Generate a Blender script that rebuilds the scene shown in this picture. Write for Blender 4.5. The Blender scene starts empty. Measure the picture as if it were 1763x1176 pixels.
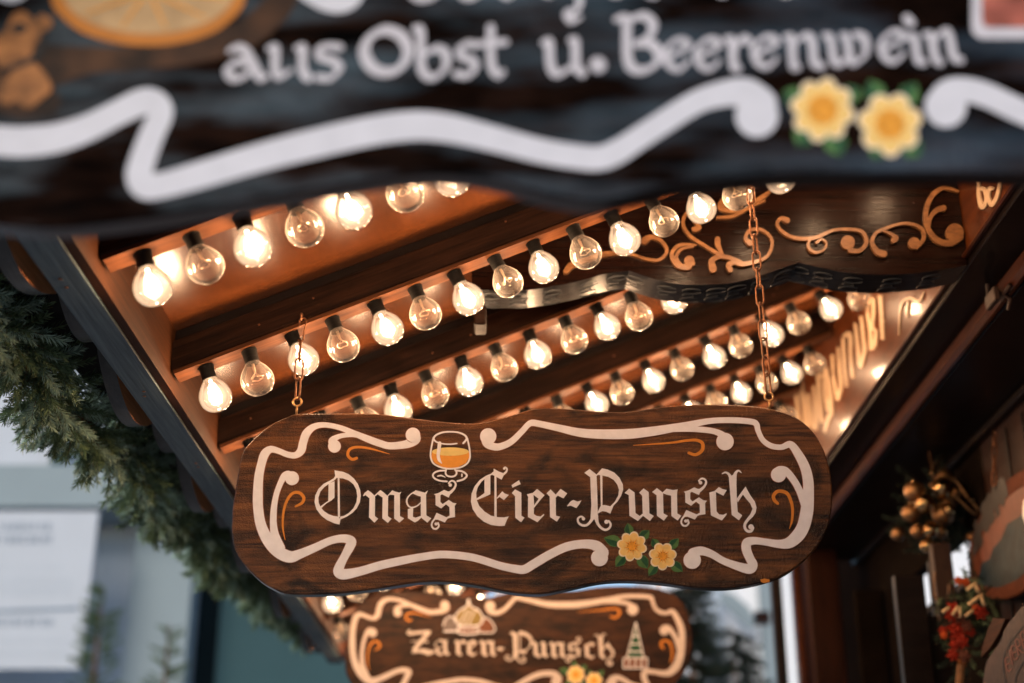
import bpy, bmesh, math, random
import numpy as np
from mathutils import Vector, Matrix
from mathutils.geometry import tessellate_polygon
random.seed(7); rng = np.random.default_rng(7)
S = bpy.context.scene; COL = S.collection
PI = math.pi
# ------------------------------------------------------------------ camera
PITCH = math.radians(21.9); F = 2449.0
cs, sn = math.cos(PITCH), math.sin(PITCH)
cam = bpy.data.cameras.new('camera'); camo = bpy.data.objects.new('camera', cam); COL.objects.link(camo)
camo.rotation_euler = (PI/2 + PITCH, 0, 0)
cam.lens = 50.0; cam.sensor_width = 36.0; cam.clip_start = 0.05; cam.clip_end = 2000
cam.dof.use_dof = True; cam.dof.focus_distance = 2.5; cam.dof.aperture_fstop = 1.9; cam.dof.aperture_blades = 9
S.camera = camo
# ------------------------------------------------------------------ sky, sun, exposure
W = bpy.data.worlds.new('World'); S.world = W; W.use_nodes = True
nt = W.node_tree; nt.nodes.clear()
sky = nt.nodes.new('ShaderNodeTexSky'); sky.sky_type = 'NISHITA'; sky.sun_disc = False
SUN_EL, SUN_AZ = math.radians(28), math.radians(205)      # azimuth from +Y clockwise: behind the camera, a little left
sky.sun_elevation = SUN_EL; sky.sun_rotation = SUN_AZ
hs = nt.nodes.new('ShaderNodeHueSaturation'); hs.inputs['Saturation'].default_value = 1.1
bg = nt.nodes.new('ShaderNodeBackground'); bg.inputs['Strength'].default_value = 0.12
ow = nt.nodes.new('ShaderNodeOutputWorld')
nt.links.new(sky.outputs[0], hs.inputs['Color']); nt.links.new(hs.outputs[0], bg.inputs['Color']); nt.links.new(bg.outputs[0], ow.inputs[0])
sl = bpy.data.lights.new('sun', 'SUN'); sl.energy = 1.0; sl.angle = math.radians(25); sl.color = (1.0, .89, .76)
so = bpy.data.objects.new('sun', sl); COL.objects.link(so)
d = Vector((math.sin(SUN_AZ)*math.cos(SUN_EL), math.cos(SUN_AZ)*math.cos(SUN_EL), math.sin(SUN_EL)))
so.rotation_euler = d.to_track_quat('Z', 'Y').to_euler()
S.view_settings.view_transform = 'Standard'; S.view_settings.look = 'None'
S.view_settings.exposure = 0.6; S.view_settings.gamma = 1.0
S.cycles.transparent_max_bounces = 32; S.cycles.max_bounces = 8
S.cycles.sample_clamp_indirect = 6.0
BULB_W = 1.25
# ------------------------------------------------------------------ measuring: a photo pixel onto a real plane
def ray(x, y):
    u = (x-881.5)/F; v = (588-y)/F
    return Vector((u, cs - v*sn, sn + v*cs))
def PY(x, y, Y): r = ray(x, y); return r*(Y/r.y)
def PX(x, y, X): r = ray(x, y); return r*(X/r.x)
# ------------------------------------------------------------------ materials
def mat(name):
    m = bpy.data.materials.new(name); m.use_nodes = True
    nt = m.node_tree; b = nt.nodes['Principled BSDF']; return m, nt, b
def setp(b, **k):
    for a, v in k.items(): b.inputs[a.replace('_', ' ')].default_value = v
def plain(name, c, rough=0.6, metal=0.0, var=0.12, scale=30, bump=0.0, coat=0.0):
    m, nt, b = mat(name)
    tc = nt.nodes.new('ShaderNodeTexCoord'); n = nt.nodes.new('ShaderNodeTexNoise')
    n.inputs['Scale'].default_value = scale; n.inputs['Detail'].default_value = 6
    r = nt.nodes.new('ShaderNodeValToRGB')
    r.color_ramp.elements[0].position = 0.3; r.color_ramp.elements[1].position = 0.7
    r.color_ramp.elements[0].color = (*[v*(1-var) for v in c], 1); r.color_ramp.elements[1].color = (*[min(1, v*(1+var)) for v in c], 1)
    nt.links.new(tc.outputs['Object'], n.inputs['Vector']); nt.links.new(n.outputs['Fac'], r.inputs['Fac']); nt.links.new(r.outputs['Color'], b.inputs['Base Color'])
    setp(b, Roughness=rough, Metallic=metal); b.inputs['Coat Weight'].default_value = coat; b.inputs['Specular IOR Level'].default_value = .5 if metal else .12
    if bump:
        bp = nt.nodes.new('ShaderNodeBump'); bp.inputs['Strength'].default_value = bump; bp.inputs['Distance'].default_value = 0.004
        nt.links.new(n.outputs['Fac'], bp.inputs['Height']); nt.links.new(bp.outputs[0], b.inputs['Normal'])
    return m
def wood(name, c1, c2, stretch=(3, 40, 40), rough=0.45, bump=0.3, coat=0.0, knots=0.0, chatter=0.0, dist=0.002, crough=0.2, spec=0.25, patch=0.0, cracks=0.0):
    m, nt, b = mat(name); L = nt.links.new; N = nt.nodes.new
    tc = N('ShaderNodeTexCoord'); mp = N('ShaderNodeMapping'); mp.inputs['Scale'].default_value = stretch
    L(tc.outputs['Object'], mp.inputs['Vector'])
    n1 = N('ShaderNodeTexNoise'); n1.inputs['Scale'].default_value = 1.0; n1.inputs['Detail'].default_value = 8; n1.inputs['Roughness'].default_value = 0.65
    n1.inputs['Distortion'].default_value = 0.6
    L(mp.outputs[0], n1.inputs['Vector'])
    n2 = N('ShaderNodeTexNoise'); n2.inputs['Scale'].default_value = 4.2; n2.inputs['Detail'].default_value = 5
    L(mp.outputs[0], n2.inputs['Vector'])
    mx = N('ShaderNodeMath'); mx.operation = 'MULTIPLY_ADD'; mx.inputs[1].default_value = 0.4
    L(n2.outputs['Fac'], mx.inputs[0]); 
    sc = N('ShaderNodeMath'); sc.operation = 'MULTIPLY'; sc.inputs[1].default_value = 0.6; L(n1.outputs['Fac'], sc.inputs[0]); L(sc.outputs[0], mx.inputs[2])
    r = N('ShaderNodeValToRGB'); r.color_ramp.elements[0].position = 0.38; r.color_ramp.elements[1].position = 0.62
    r.color_ramp.elements[0].color = (*c2, 1); r.color_ramp.elements[1].color = (*c1, 1)
    L(mx.outputs[0], r.inputs['Fac']); colr = r.outputs['Color']
    if knots:
        k = N('ShaderNodeTexNoise'); k.inputs['Scale'].default_value = 9.0; k.inputs['Detail'].default_value = 3; k.inputs['Distortion'].default_value = 1.5
        mk = N('ShaderNodeMapping'); mk.inputs['Scale'].default_value = (0.6, 1, 1.3); L(tc.outputs['Object'], mk.inputs['Vector']); L(mk.outputs[0], k.inputs['Vector'])
        kr = N('ShaderNodeValToRGB'); kr.color_ramp.elements[0].position = 0.36; kr.color_ramp.elements[1].position = 0.52
        kr.color_ramp.elements[0].color = (1-knots, 1-knots, 1-knots, 1); kr.color_ramp.elements[1].color = (1, 1, 1, 1); L(k.outputs['Fac'], kr.inputs['Fac'])
        mm = N('ShaderNodeMix'); mm.data_type = 'RGBA'; mm.blend_type = 'MULTIPLY'; mm.inputs['Factor'].default_value = 1
        L(colr, mm.inputs['A']); L(kr.outputs['Color'], mm.inputs['B']); colr = mm.outputs['Result']
    L(colr, b.inputs['Base Color'])
    h = mx.outputs[0]
    if cracks:
        mc = N('ShaderNodeMapping'); mc.inputs['Scale'].default_value = (2.2, 1, 60); L(tc.outputs['Object'], mc.inputs['Vector'])
        cn = N('ShaderNodeTexNoise'); cn.inputs['Scale'].default_value = 1.6; cn.inputs['Detail'].default_value = 3; L(mc.outputs[0], cn.inputs['Vector'])
        cr = N('ShaderNodeValToRGB'); cr.color_ramp.elements[0].position = .335; cr.color_ramp.elements[1].position = .40
        cr.color_ramp.elements[0].color = (1-cracks, 1-cracks, 1-cracks, 1); cr.color_ramp.elements[1].color = (1, 1, 1, 1); L(cn.outputs['Fac'], cr.inputs['Fac'])
        mm = N('ShaderNodeMix'); mm.data_type = 'RGBA'; mm.blend_type = 'MULTIPLY'; mm.inputs['Factor'].default_value = 1
        L(colr, mm.inputs['A']); L(cr.outputs['Color'], mm.inputs['B']); colr = mm.outputs['Result']; L(colr, b.inputs['Base Color'])
    if chatter:
        mw = N('ShaderNodeMapping'); mw.inputs['Rotation'].default_value = (0, math.radians(24), 0); mw.inputs['Scale'].default_value = (1, 1, .22)
        wn = N('ShaderNodeTexNoise'); wn.inputs['Scale'].default_value = 7; L(tc.outputs['Object'], wn.inputs['Vector'])
        wa = N('ShaderNodeVectorMath'); wa.operation = 'MULTIPLY_ADD'; wa.inputs[1].default_value = (.10, .10, .10); L(wn.outputs['Color'], wa.inputs[0]); L(tc.outputs['Object'], wa.inputs[2]); L(wa.outputs[0], mw.inputs['Vector'])
        wv = N('ShaderNodeTexNoise'); wv.inputs['Scale'].default_value = 230; wv.inputs['Detail'].default_value = 2.5; L(mw.outputs[0], wv.inputs['Vector'])
        nn = N('ShaderNodeTexNoise'); nn.inputs['Scale'].default_value = 420; nn.inputs['Detail'].default_value = 2; L(tc.outputs['Object'], nn.inputs['Vector'])
        a = N('ShaderNodeMath'); a.operation = 'MULTIPLY_ADD'; a.inputs[1].default_value = chatter; L(wv.outputs['Fac'], a.inputs[0]); L(h, a.inputs[2])
        a2 = N('ShaderNodeMath'); a2.operation = 'MULTIPLY_ADD'; a2.inputs[1].default_value = chatter*1.2; L(nn.outputs['Fac'], a2.inputs[0]); L(a.outputs[0], a2.inputs[2]); h = a2.outputs[0]
    bp = N('ShaderNodeBump'); bp.inputs['Strength'].default_value = bump; bp.inputs['Distance'].default_value = dist
    L(h, bp.inputs['Height']); L(bp.outputs[0], b.inputs['Normal'])
    if coat:
        b.inputs['Coat Weight'].default_value = coat; b.inputs['Coat Roughness'].default_value = crough; L(bp.outputs[0], b.inputs['Coat Normal'])
    b.inputs['Roughness'].default_value = rough; b.inputs['Specular IOR Level'].default_value = spec
    if patch:                                              # worn varnish: the shine comes and goes, sky blue put into its tint
        pn = N('ShaderNodeTexNoise'); pn.inputs['Scale'].default_value = 3; pn.inputs['Detail'].default_value = 6; pm = N('ShaderNodeMapping'); pm.inputs['Scale'].default_value = (1.4, 1, 6); L(tc.outputs['Object'], pm.inputs['Vector']); L(pm.outputs[0], pn.inputs['Vector'])
        pr = N('ShaderNodeMapRange'); pr.inputs['From Min'].default_value = .45; pr.inputs['From Max'].default_value = .68; pr.inputs['To Max'].default_value = patch
        L(pn.outputs['Fac'], pr.inputs['Value']); L(pr.outputs['Result'], b.inputs['Specular IOR Level']); b.inputs['Specular Tint'].default_value = (.50, .78, 1, 1)
    return m
M = {}
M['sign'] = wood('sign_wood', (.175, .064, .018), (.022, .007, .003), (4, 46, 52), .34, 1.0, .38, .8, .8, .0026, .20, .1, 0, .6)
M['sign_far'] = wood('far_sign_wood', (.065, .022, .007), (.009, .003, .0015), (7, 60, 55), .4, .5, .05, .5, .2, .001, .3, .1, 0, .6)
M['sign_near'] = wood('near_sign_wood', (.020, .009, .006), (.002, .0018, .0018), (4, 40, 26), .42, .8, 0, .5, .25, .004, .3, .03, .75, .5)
M['sign_edge'] = wood('sign_edge_wood', (.02, .012, .01), (.01, .007, .006), (6, 40, 30), .35, .3, .6)
M['white'] = plain('white_paint', (.82, .785, .80), .5, 0, .06, 60, .15)
M['letter'] = plain('letter_paint', (.80, .765, .775), .5, 0, .08, 70, .15)
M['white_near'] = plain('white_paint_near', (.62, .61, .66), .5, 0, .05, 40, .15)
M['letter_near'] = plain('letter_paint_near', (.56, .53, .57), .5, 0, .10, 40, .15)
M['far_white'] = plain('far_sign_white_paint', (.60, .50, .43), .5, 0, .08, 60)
M['cream'] = plain('cream_paint', (.36, .26, .17), .45, 0, .12, 60)
M['outline'] = plain('red_brown_paint', (.30, .08, .03), .5, 0, .1, 60)
M['orange'] = plain('ochre_paint', (.62, .22, .035), .5, 0, .08, 60)
M['punch'] = plain('punch_orange_paint', (.75, .31, .05), .5, 0, .08, 80)
M['punch_top'] = plain('punch_yellow_paint', (.78, .58, .20), .5, 0, .08, 80)
M['petal'] = plain('petal_paint', (.85, .55, .18), .5, 0, .12, 120)
M['petal_edge'] = plain('petal_edge_paint', (.85, .70, .50), .5, 0, .05, 120)
M['petal_mid'] = plain('petal_mid_paint', (.78, .33, .04), .5, 0, .2, 200)
M['leaf_light'] = plain('leaf_light_paint', (.08, .17, .055), .5, 0, .2, 150)
M['leaf_dark'] = plain('leaf_dark_paint', (.02, .075, .035), .5, 0, .2, 150)
M['rafter'] = wood('rafter_wood', (.026, .010, .005), (.005, .002, .0012), (3, 60, 60), .5, .5, .0, .3, 0, .002, .2, .08)
M['rafter2'] = wood('batten_wood', (.105, .037, .013), (.045, .015, .006), (3, 60, 60), .5, .3, 0, 0, 0, .002, .2, .1)
M['panel'] = wood('plywood_panel', (.17, .050, .013), (.11, .030, .008), (170, 14, 60), .24, .22, 1.0, .2, 0, .0003, .17, .6)
M['fascia'] = wood('fascia_wood', (.052, .017, .0055), (.024, .008, .003), (60, 2.5, 60), .6, .3, 0, 0, 0, .002, .2, .06)
M['beam'] = wood('grey_beam_wood', (.095, .135, .15), (.035, .055, .065), (70, 2.5, 60), .6, .5, .0)
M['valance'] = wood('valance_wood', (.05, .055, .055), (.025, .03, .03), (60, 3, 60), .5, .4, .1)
M['valance_lit'] = wood('valance_lit_wood', (.75, .34, .14), (.5, .21, .08), (60, 3, 60), .5, .4, .1)  # same board, with the bulbs' orange light on its inner side put into the colour
M['dark'] = wood('dark_stained_wood', (.010, .006, .005), (.005, .003, .003), (4, 4, 40), .4, .3, .1, 0, 0, .002, .2, .1)
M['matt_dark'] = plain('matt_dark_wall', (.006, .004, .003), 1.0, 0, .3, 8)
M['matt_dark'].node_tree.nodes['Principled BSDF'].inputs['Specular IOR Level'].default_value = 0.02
M['carved'] = wood('carved_board_wood', (.010, .003, .0015), (.002, .0008, .0007), (2.5, 60, 130), .35, 1.0, .38, .3, 0, .0008, .08, .04)
M['carved_under'] = wood('carved_board_underside', (.02, .02, .023), (.005, .005, .006), (6, 60, 60), .35, .9, .14, 0, 0, .001, .22, .1)
M['swirl'] = plain('pale_swirl_paint', (.045, .05, .055), .4, 0, .2, 60)
M['scroll'] = wood('scroll_wood', (.19, .085, .029), (.09, .036, .012), (20, 60, 60), .45, .5, .3)
M['fascia_sign'] = wood('lettered_fascia_wood', (.075, .020, .005), (.038, .009, .0025), (60, 3, 30), .4, .2, .32, .3, 0, .0005, .09, .05)
M['mould'] = wood('red_moulding_wood', (.055, .014, .005), (.02, .005, .002), (60, 4, 60), .35, .3, .4, 0, 0, .001, .12, .1)
M['plank'] = wood('red_plank_wood', (.022, .006, .0025), (.008, .0025, .0015), (60, 60, 3), .5, .5, 0, 0, 0, .002, .2, .08)
M['socket'] = plain('black_socket', (.006, .0055, .005), .6, 0, .1, 60)
M['rust'] = plain('rusty_steel', (.20, .085, .04), .38, .85, .35, 300, .2)
M['brass'] = plain('brass_hook', (.6, .34, .14), .3, 1, .2, 200)
M['gold'] = plain('gold_bauble', (.40, .25, .11), .12, 1, .05, 40)
M['gold_matt'] = plain('matt_gold_bauble', (.22, .12, .055), .42, 1, .05, 40)
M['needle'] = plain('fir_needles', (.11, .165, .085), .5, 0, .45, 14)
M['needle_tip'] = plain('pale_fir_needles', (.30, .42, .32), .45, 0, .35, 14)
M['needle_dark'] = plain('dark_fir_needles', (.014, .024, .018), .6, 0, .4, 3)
M['twig'] = plain('brown_twig', (.13, .065, .03), .7, 0, .3, 60)
M['wall_white'] = plain('white_render', (.86, .88, .92), .8, 0, .03, 2)
M['wall_grey'] = plain('grey_render', (.27, .33, .36), .8, 0, .05, 2)
M['wall_mid'] = plain('pale_grey_render', (.46, .53, .61), .8, 0, .05, 2)
M['wall_teal'] = plain('teal_render', (.042, .088, .10), .8, 0, .08, 1)
M['wall_dark'] = plain('dark_recess', (.012, .022, .025), .8, 0, .1, 2)
M['paper'] = plain('white_board', (.50, .54, .60), .6, 0, .03, 3)
M['ink'] = plain('grey_ink', (.22, .28, .36), .6, 0, .1, 3)
M['ground'] = plain('paving', (.26, .26, .27), .8, 0, .2, 3, .2)
M['red'] = plain('red_petals', (.26, .022, .010), .5, 0, .3, 80)
M['redor'] = plain('orange_berries', (.45, .08, .02), .4, 0, .2, 80)
M['straw'] = plain('cream_straw', (.5, .36, .2), .5, 0, .2, 80)
M['redwood'] = wood('painted_round_sign', (.10, .03, .013), (.055, .016, .008), (40, 20, 30), .7, .5, 0, 0, 0, .002, .2, .05)
M['bluepaint'] = plain('dark_blue_paint', (.006, .016, .022), .5, 0, .5, 30, .3)
M['terracotta'] = plain('terracotta_paint', (.12, .042, .026), .5, 0, .15, 30)
M['bark'] = wood('brown_sign_wood', (.045, .022, .014), (.02, .010, .007), (40, 20, 20), .6, .6)
M['blackpaint'] = plain('black_paint', (.012, .01, .01), .5, 0, .1, 30)
M['slice'] = plain('orange_slice_flesh', (.50, .31, .15), .5, 0, .25, 26)
M['rind'] = plain('orange_rind', (.50, .17, .025), .5, 0, .1, 20)
M['nut'] = plain('walnut_print', (.26, .10, .03), .5, 0, .8, 40)
M['cinn'] = plain('spice_print', (.045, .018, .007), .55, 0, .9, 22)
M['stickered'] = plain('sticker_print', (.35, .10, .07), .5, 0, .7, 18)
M['roof'] = plain('roof_felt', (.03, .03, .03), .9)
M['gold_dome'] = plain('dome_gold_paint', (.22, .16, .05), .5, 0, .15, 100)
M['dome_grey'] = plain('dome_grey_paint', (.16, .13, .12), .5, 0, .1, 100)
M['brick'] = plain('brick_red_paint', (.16, .06, .03), .5, 0, .15, 100)
def glass_mat(name, lit):
    m = bpy.data.materials.new(name); m.use_nodes = True; nt = m.node_tree; nt.nodes.clear(); N = nt.nodes.new; L = nt.links.new
    out = N('ShaderNodeOutputMaterial'); tr = N('ShaderNodeBsdfTransparent'); tr.inputs['Color'].default_value = (.99, .97, .95, 1)
    gl = N('ShaderNodeBsdfGlossy'); gl.inputs['Roughness'].default_value = 0.045; fr = N('ShaderNodeFresnel'); fr.inputs['IOR'].default_value = 1.32
    tl = N('ShaderNodeBsdfTranslucent'); tl.inputs['Color'].default_value = (.95, .85, .75, 1)
    df = N('ShaderNodeBsdfDiffuse'); df.inputs['Color'].default_value = (.95, .88, .8, 1)
    a = N('ShaderNodeMixShader'); a.inputs[0].default_value = 0.5; L(tl.outputs[0], a.inputs[1]); L(df.outputs[0], a.inputs[2])
    m0 = N('ShaderNodeMixShader'); lw = N('ShaderNodeLayerWeight'); lw.inputs['Blend'].default_value = .5; pw = N('ShaderNodeMath'); pw.operation = 'POWER'; pw.inputs[1].default_value = 3; L(lw.outputs['Facing'], pw.inputs[0]); ma = N('ShaderNodeMath'); ma.operation = 'MULTIPLY_ADD'; ma.inputs[1].default_value = .03 if lit else .55; ma.inputs[2].default_value = .006 if lit else .10; L(pw.outputs[0], ma.inputs[0]); L(ma.outputs[0], m0.inputs[0]); L(tr.outputs[0], m0.inputs[1]); L(a.outputs[0], m0.inputs[2])
    m1 = N('ShaderNodeMixShader'); L(fr.outputs[0], m1.inputs[0]); L(m0.outputs[0], m1.inputs[1]); L(gl.outputs[0], m1.inputs[2])
    L(m1.outputs[0], out.inputs['Surface'])
    if lit:
        e = N('ShaderNodeEmission'); e.inputs['Color'].default_value = (1, .66, .42, 1); e.inputs['Strength'].default_value = 5
        L(e.outputs[0], out.inputs['Volume'])
    return m
M['glass_lit'] = glass_mat('lit_bulb_glass', True); M['glass_off'] = glass_mat('unlit_bulb_glass', False)
def glow_mat():
    m = bpy.data.materials.new('filament_glow'); m.use_nodes = True; nt = m.node_tree; nt.nodes.clear(); N = nt.nodes.new; L = nt.links.new
    out = N('ShaderNodeOutputMaterial'); tr = N('ShaderNodeBsdfTransparent'); e = N('ShaderNodeEmission'); e.inputs['Color'].default_value = (1, .74, .5, 1); e.inputs['Strength'].default_value = 14
    L(tr.outputs[0], out.inputs['Surface']); L(e.outputs[0], out.inputs['Volume']); return m
M['glow'] = glow_mat()
def emis(name, c, s):
    m = bpy.data.materials.new(name); m.use_nodes = True; nt = m.node_tree; b = nt.nodes['Principled BSDF']
    b.inputs['Base Color'].default_value = (*c, 1); b.inputs['Emission Color'].default_value = (*c, 1); b.inputs['Emission Strength'].default_value = s; return m
M['filament'] = emis('hot_filament', (1, .75, .5), 30)
M['filament_off'] = plain('cold_filament', (.75, .6, .45), .3, 1, .1, 50)
# ------------------------------------------------------------------ object helpers
def obj(name, me, m=None, parent=None, smooth=False):
    if isinstance(me, bmesh.types.BMesh):
        bm = me; me = bpy.data.meshes.new(name); bm.to_mesh(me); bm.free()
    o = bpy.data.objects.new(name, me); COL.objects.link(o)
    if m is not None:
        for q in (m if isinstance(m, (list, tuple)) else [m]): me.materials.append(M[q] if isinstance(q, str) else q)
    if parent is not None: o.parent = parent
    if smooth: me.polygons.foreach_set('use_smooth', [True]*len(me.polygons))
    return o
def tag(o, label, cat=None, group=None, kind=None):
    o['label'] = label
    if cat: o['category'] = cat
    if group: o['group'] = group
    if kind: o['kind'] = kind
    return o
def thing(name, label, cat, loc=(0, 0, 0), group=None):
    o = bpy.data.objects.new(name, None); o.empty_display_size = .05; COL.objects.link(o); o.location = loc
    return tag(o, label, cat, group)
def dup(root, loc, rot=None):
    r = root.copy(); COL.objects.link(r); r.location = loc
    if rot is not None: r.rotation_euler = rot
    for ch in list(root.children):
        c = ch.copy(); COL.objects.link(c); c.parent = r
        for g in list(ch.children):
            k = g.copy(); COL.objects.link(k); k.parent = c
    return r
def catmull(P, n=8, closed=False):
    P = [tuple(p) for p in P]; N = len(P); out = []
    rngi = range(N if closed else N-1)
    for i in rngi:
        if closed: p0, p1, p2, p3 = P[(i-1) % N], P[i], P[(i+1) % N], P[(i+2) % N]
        else: p0, p1, p2, p3 = P[max(i-1, 0)], P[i], P[i+1], P[min(i+2, N-1)]
        for k in range(n):
            t = k/n
            out.append(tuple(.5*((2*b)+(-a+c)*t+(2*a-5*b+4*c-dd)*t*t+(-a+3*b-3*c+dd)*t**3) for a, b, c, dd in zip(p0, p1, p2, p3)))
    if not closed: out.append(P[-1])
    return out
class Paint:
    """collects flat painted shapes, given in photo measure, laid on one real plane (mapper -> world point), each a hair above the last"""
    def __init__(s, mapper, nrm, base, h0=.0004):
        s.v = []; s.f = []; s.map = mapper; s.n = Vector(nrm); s.base = Vector(base); s.h = h0
    def pt(s, x, y, h): s.v.append(s.map(x, y) + s.n*h - s.base); return len(s.v)-1
    def poly(s, pts, holes=()):
        s.h += .00003
        loops = [list(pts)] + [list(h) for h in holes]
        tri = tessellate_polygon([[Vector((a, -b, 0)) for a, b in l] for l in loops])
        flat = [p for l in loops for p in l]; i0 = [s.pt(a, b, s.h) for a, b in flat]
        for t in tri: s.f.append([i0[k] for k in t])
    def disc(s, x, y, r, ry=None, n=28):
        s.poly([(x+r*math.cos(2*PI*k/n), y+(ry or r)*math.sin(2*PI*k/n)) for k in range(n)])
    def stroke(s, pts, ws, n=7, caps=True, raw=False):
        if not hasattr(ws, '__len__'): ws = [ws]*len(pts)
        q = [(a, b, w) for (a, b), w in zip(pts, ws)]
        q = q if raw else catmull(q, n)
        L = []; s.h += .00003; h = s.h
        for i, (a, b, w) in enumerate(q):
            a0, b0 = q[max(i-1, 0)][:2]; a1, b1 = q[min(i+1, len(q)-1)][:2]
            dx, dy = a1-a0, b1-b0; l = math.hypot(dx, dy) or 1; w = max(w, .05)
            nx, ny = -dy/l*w/2, dx/l*w/2; hh = h + i*5e-7
            L.append((s.pt(a+nx, b+ny, hh), s.pt(a-nx, b-ny, hh)))
        for i in range(len(L)-1): s.f.append([L[i][0], L[i][1], L[i+1][1], L[i+1][0]])
        s.h += len(q)*5e-7
        if caps:
            for e in (q[0], q[-1]):
                if e[2] > 1.5: s.disc(e[0], e[1], e[2]/2*.985, n=18)
    def build(s, name, m, parent, solid=0):
        me = bpy.data.meshes.new(name); me.from_pydata([tuple(v) for v in s.v], [], s.f); me.update()
        bm = bmesh.new(); bm.from_mesh(me)
        for f in bm.faces:
            f.normal_update()
            if f.normal.dot(s.n) < 0: f.normal_flip()
        bm.to_mesh(me); bm.free()
        o = bpy.data.objects.new(name, me); COL.objects.link(o); me.materials.append(M[m]); o.parent = parent
        if solid:
            md = o.modifiers.new('thickness', 'SOLIDIFY'); md.thickness = solid; md.offset = 1
        return o
def slab(name, pts, mapper, nrm, base, thick, m, parent, bevel=.002, side=None):
    """board cut to an outline: bevelled front, side wall, back"""
    n = Vector(nrm); base = Vector(base); P = [mapper(a, b)-base for a, b in pts]; N = len(P)
    bm = bmesh.new(); c = sum(P, Vector())/N
    tri = tessellate_polygon([[Vector((a, -b, 0)) for a, b in pts]])
    ins = []
    for i in range(N):
        t = (P[(i+1) % N]-P[i-1]).normalized(); o = t.cross(n).normalized()
        ins.append((P[i], o))
    area = sum((P[i].cross(P[(i+1) % N])).dot(n) for i in range(N))
    sg = -1 if area > 0 else 1
    fr = [bm.verts.new(p+o*bevel*sg) for p, o in ins]
    ed = [bm.verts.new(p-n*bevel) for p, o in ins]; bk = [bm.verts.new(p-n*thick) for p, o in ins]
    for t in tri:
        f = bm.faces.new([fr[k] for k in t]); f.normal_update()
        if f.normal.dot(n) < 0: f.normal_flip()
        g = bm.faces.new([bk[k] for k in t]); g.normal_update(); g.material_index = 1
        if g.normal.dot(n) > 0: g.normal_flip()
    for i in range(N):
        j = (i+1) % N
        f = bm.faces.new([fr[i], fr[j], ed[j], ed[i]]); f.material_index = 0
        g = bm.faces.new([ed[i], ed[j], bk[j], bk[i]]); g.material_index = 1
    if sg == -1: pass
    bmesh.ops.recalc_face_normals(bm, faces=bm.faces[:])
    return obj(name, bm, [m, side or m], parent)
def box(bm, x0, x1, y0, y1, z0, z1, bev=0.0):
    v = [bm.verts.new((x, y, z)) for x in (x0, x1) for y in (y0, y1) for z in (z0, z1)]
    fs = [bm.faces.new([v[i] for i in q]) for q in ((0, 1, 3, 2), (4, 6, 7, 5), (0, 4, 5, 1), (2, 3, 7, 6), (0, 2, 6, 4), (1, 5, 7, 3))]
    if bev: bmesh.ops.bevel(bm, geom=list({e for f in fs for e in f.edges}), offset=bev, segments=1, affect='EDGES')
def boxo(name, x0, x1, y0, y1, z0, z1, m, parent=None, bev=.002):
    bm = bmesh.new(); box(bm, x0, x1, y0, y1, z0, z1, bev); return obj(name, bm, m, parent)
def tube(bm, pts, r, seg=8, closed=False):
    P = [Vector(p) for p in pts]; N = len(P); R = r if hasattr(r, '__len__') else [r]*N; rings = []; up = None
    for i in range(N):
        t = ((P[(i+1) % N]-P[i-1]) if closed else (P[min(i+1, N-1)]-P[max(i-1, 0)])).normalized()
        if up is None:
            up = Vector((0, 0, 1)) if abs(t.z) < .8 else Vector((1, 0, 0))
        a = (up - t*up.dot(t)).normalized(); up = a; b = t.cross(a)
        rings.append([bm.verts.new(P[i]+(a*math.cos(2*PI*k/seg)+b*math.sin(2*PI*k/seg))*R[i]) for k in range(seg)])
    for i in range(N if closed else N-1):
        A, B = rings[i], rings[(i+1) % N]
        for k in range(seg): bm.faces.new([A[k], A[(k+1) % seg], B[(k+1) % seg], B[k]])
    if not closed: bm.faces.new(rings[0][::-1]); bm.faces.new(rings[-1])
def lathe(bm, prof, seg=32, z=1):
    rings = []
    for r, h in prof:
        if r < 1e-6: rings.append([bm.verts.new((0, 0, h))])
        else: rings.append([bm.verts.new((r*math.cos(2*PI*k/seg), r*math.sin(2*PI*k/seg), h)) for k in range(seg)])
    for A, B in zip(rings, rings[1:]):
        for k in range(seg):
            a = [A[k % len(A)], A[(k+1) % len(A)], B[(k+1) % len(B)], B[k % len(B)]]; u = []
            for q in a:
                if q not in u: u.append(q)
            if len(u) > 2: bm.faces.new(u)
    bmesh.ops.recalc_face_normals(bm, faces=bm.faces[:])
def ball(bm, c, r, u=20, v=12, sc=(1, 1, 1)):
    ret = bmesh.ops.create_uvsphere(bm, u_segments=u, v_segments=v, radius=r)
    for q in ret['verts']: q.co = Vector((q.co.x*sc[0], q.co.y*sc[1], q.co.z*sc[2])) + Vector(c)
# ------------------------------------------------------------------ ground
GZ = -1.65
bm = bmesh.new(); box(bm, -400, 400, -400, 400, GZ-.5, GZ)
g = obj('ground', bm, 'ground'); tag(g, 'grey paving of the market street', kind='structure')
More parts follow.
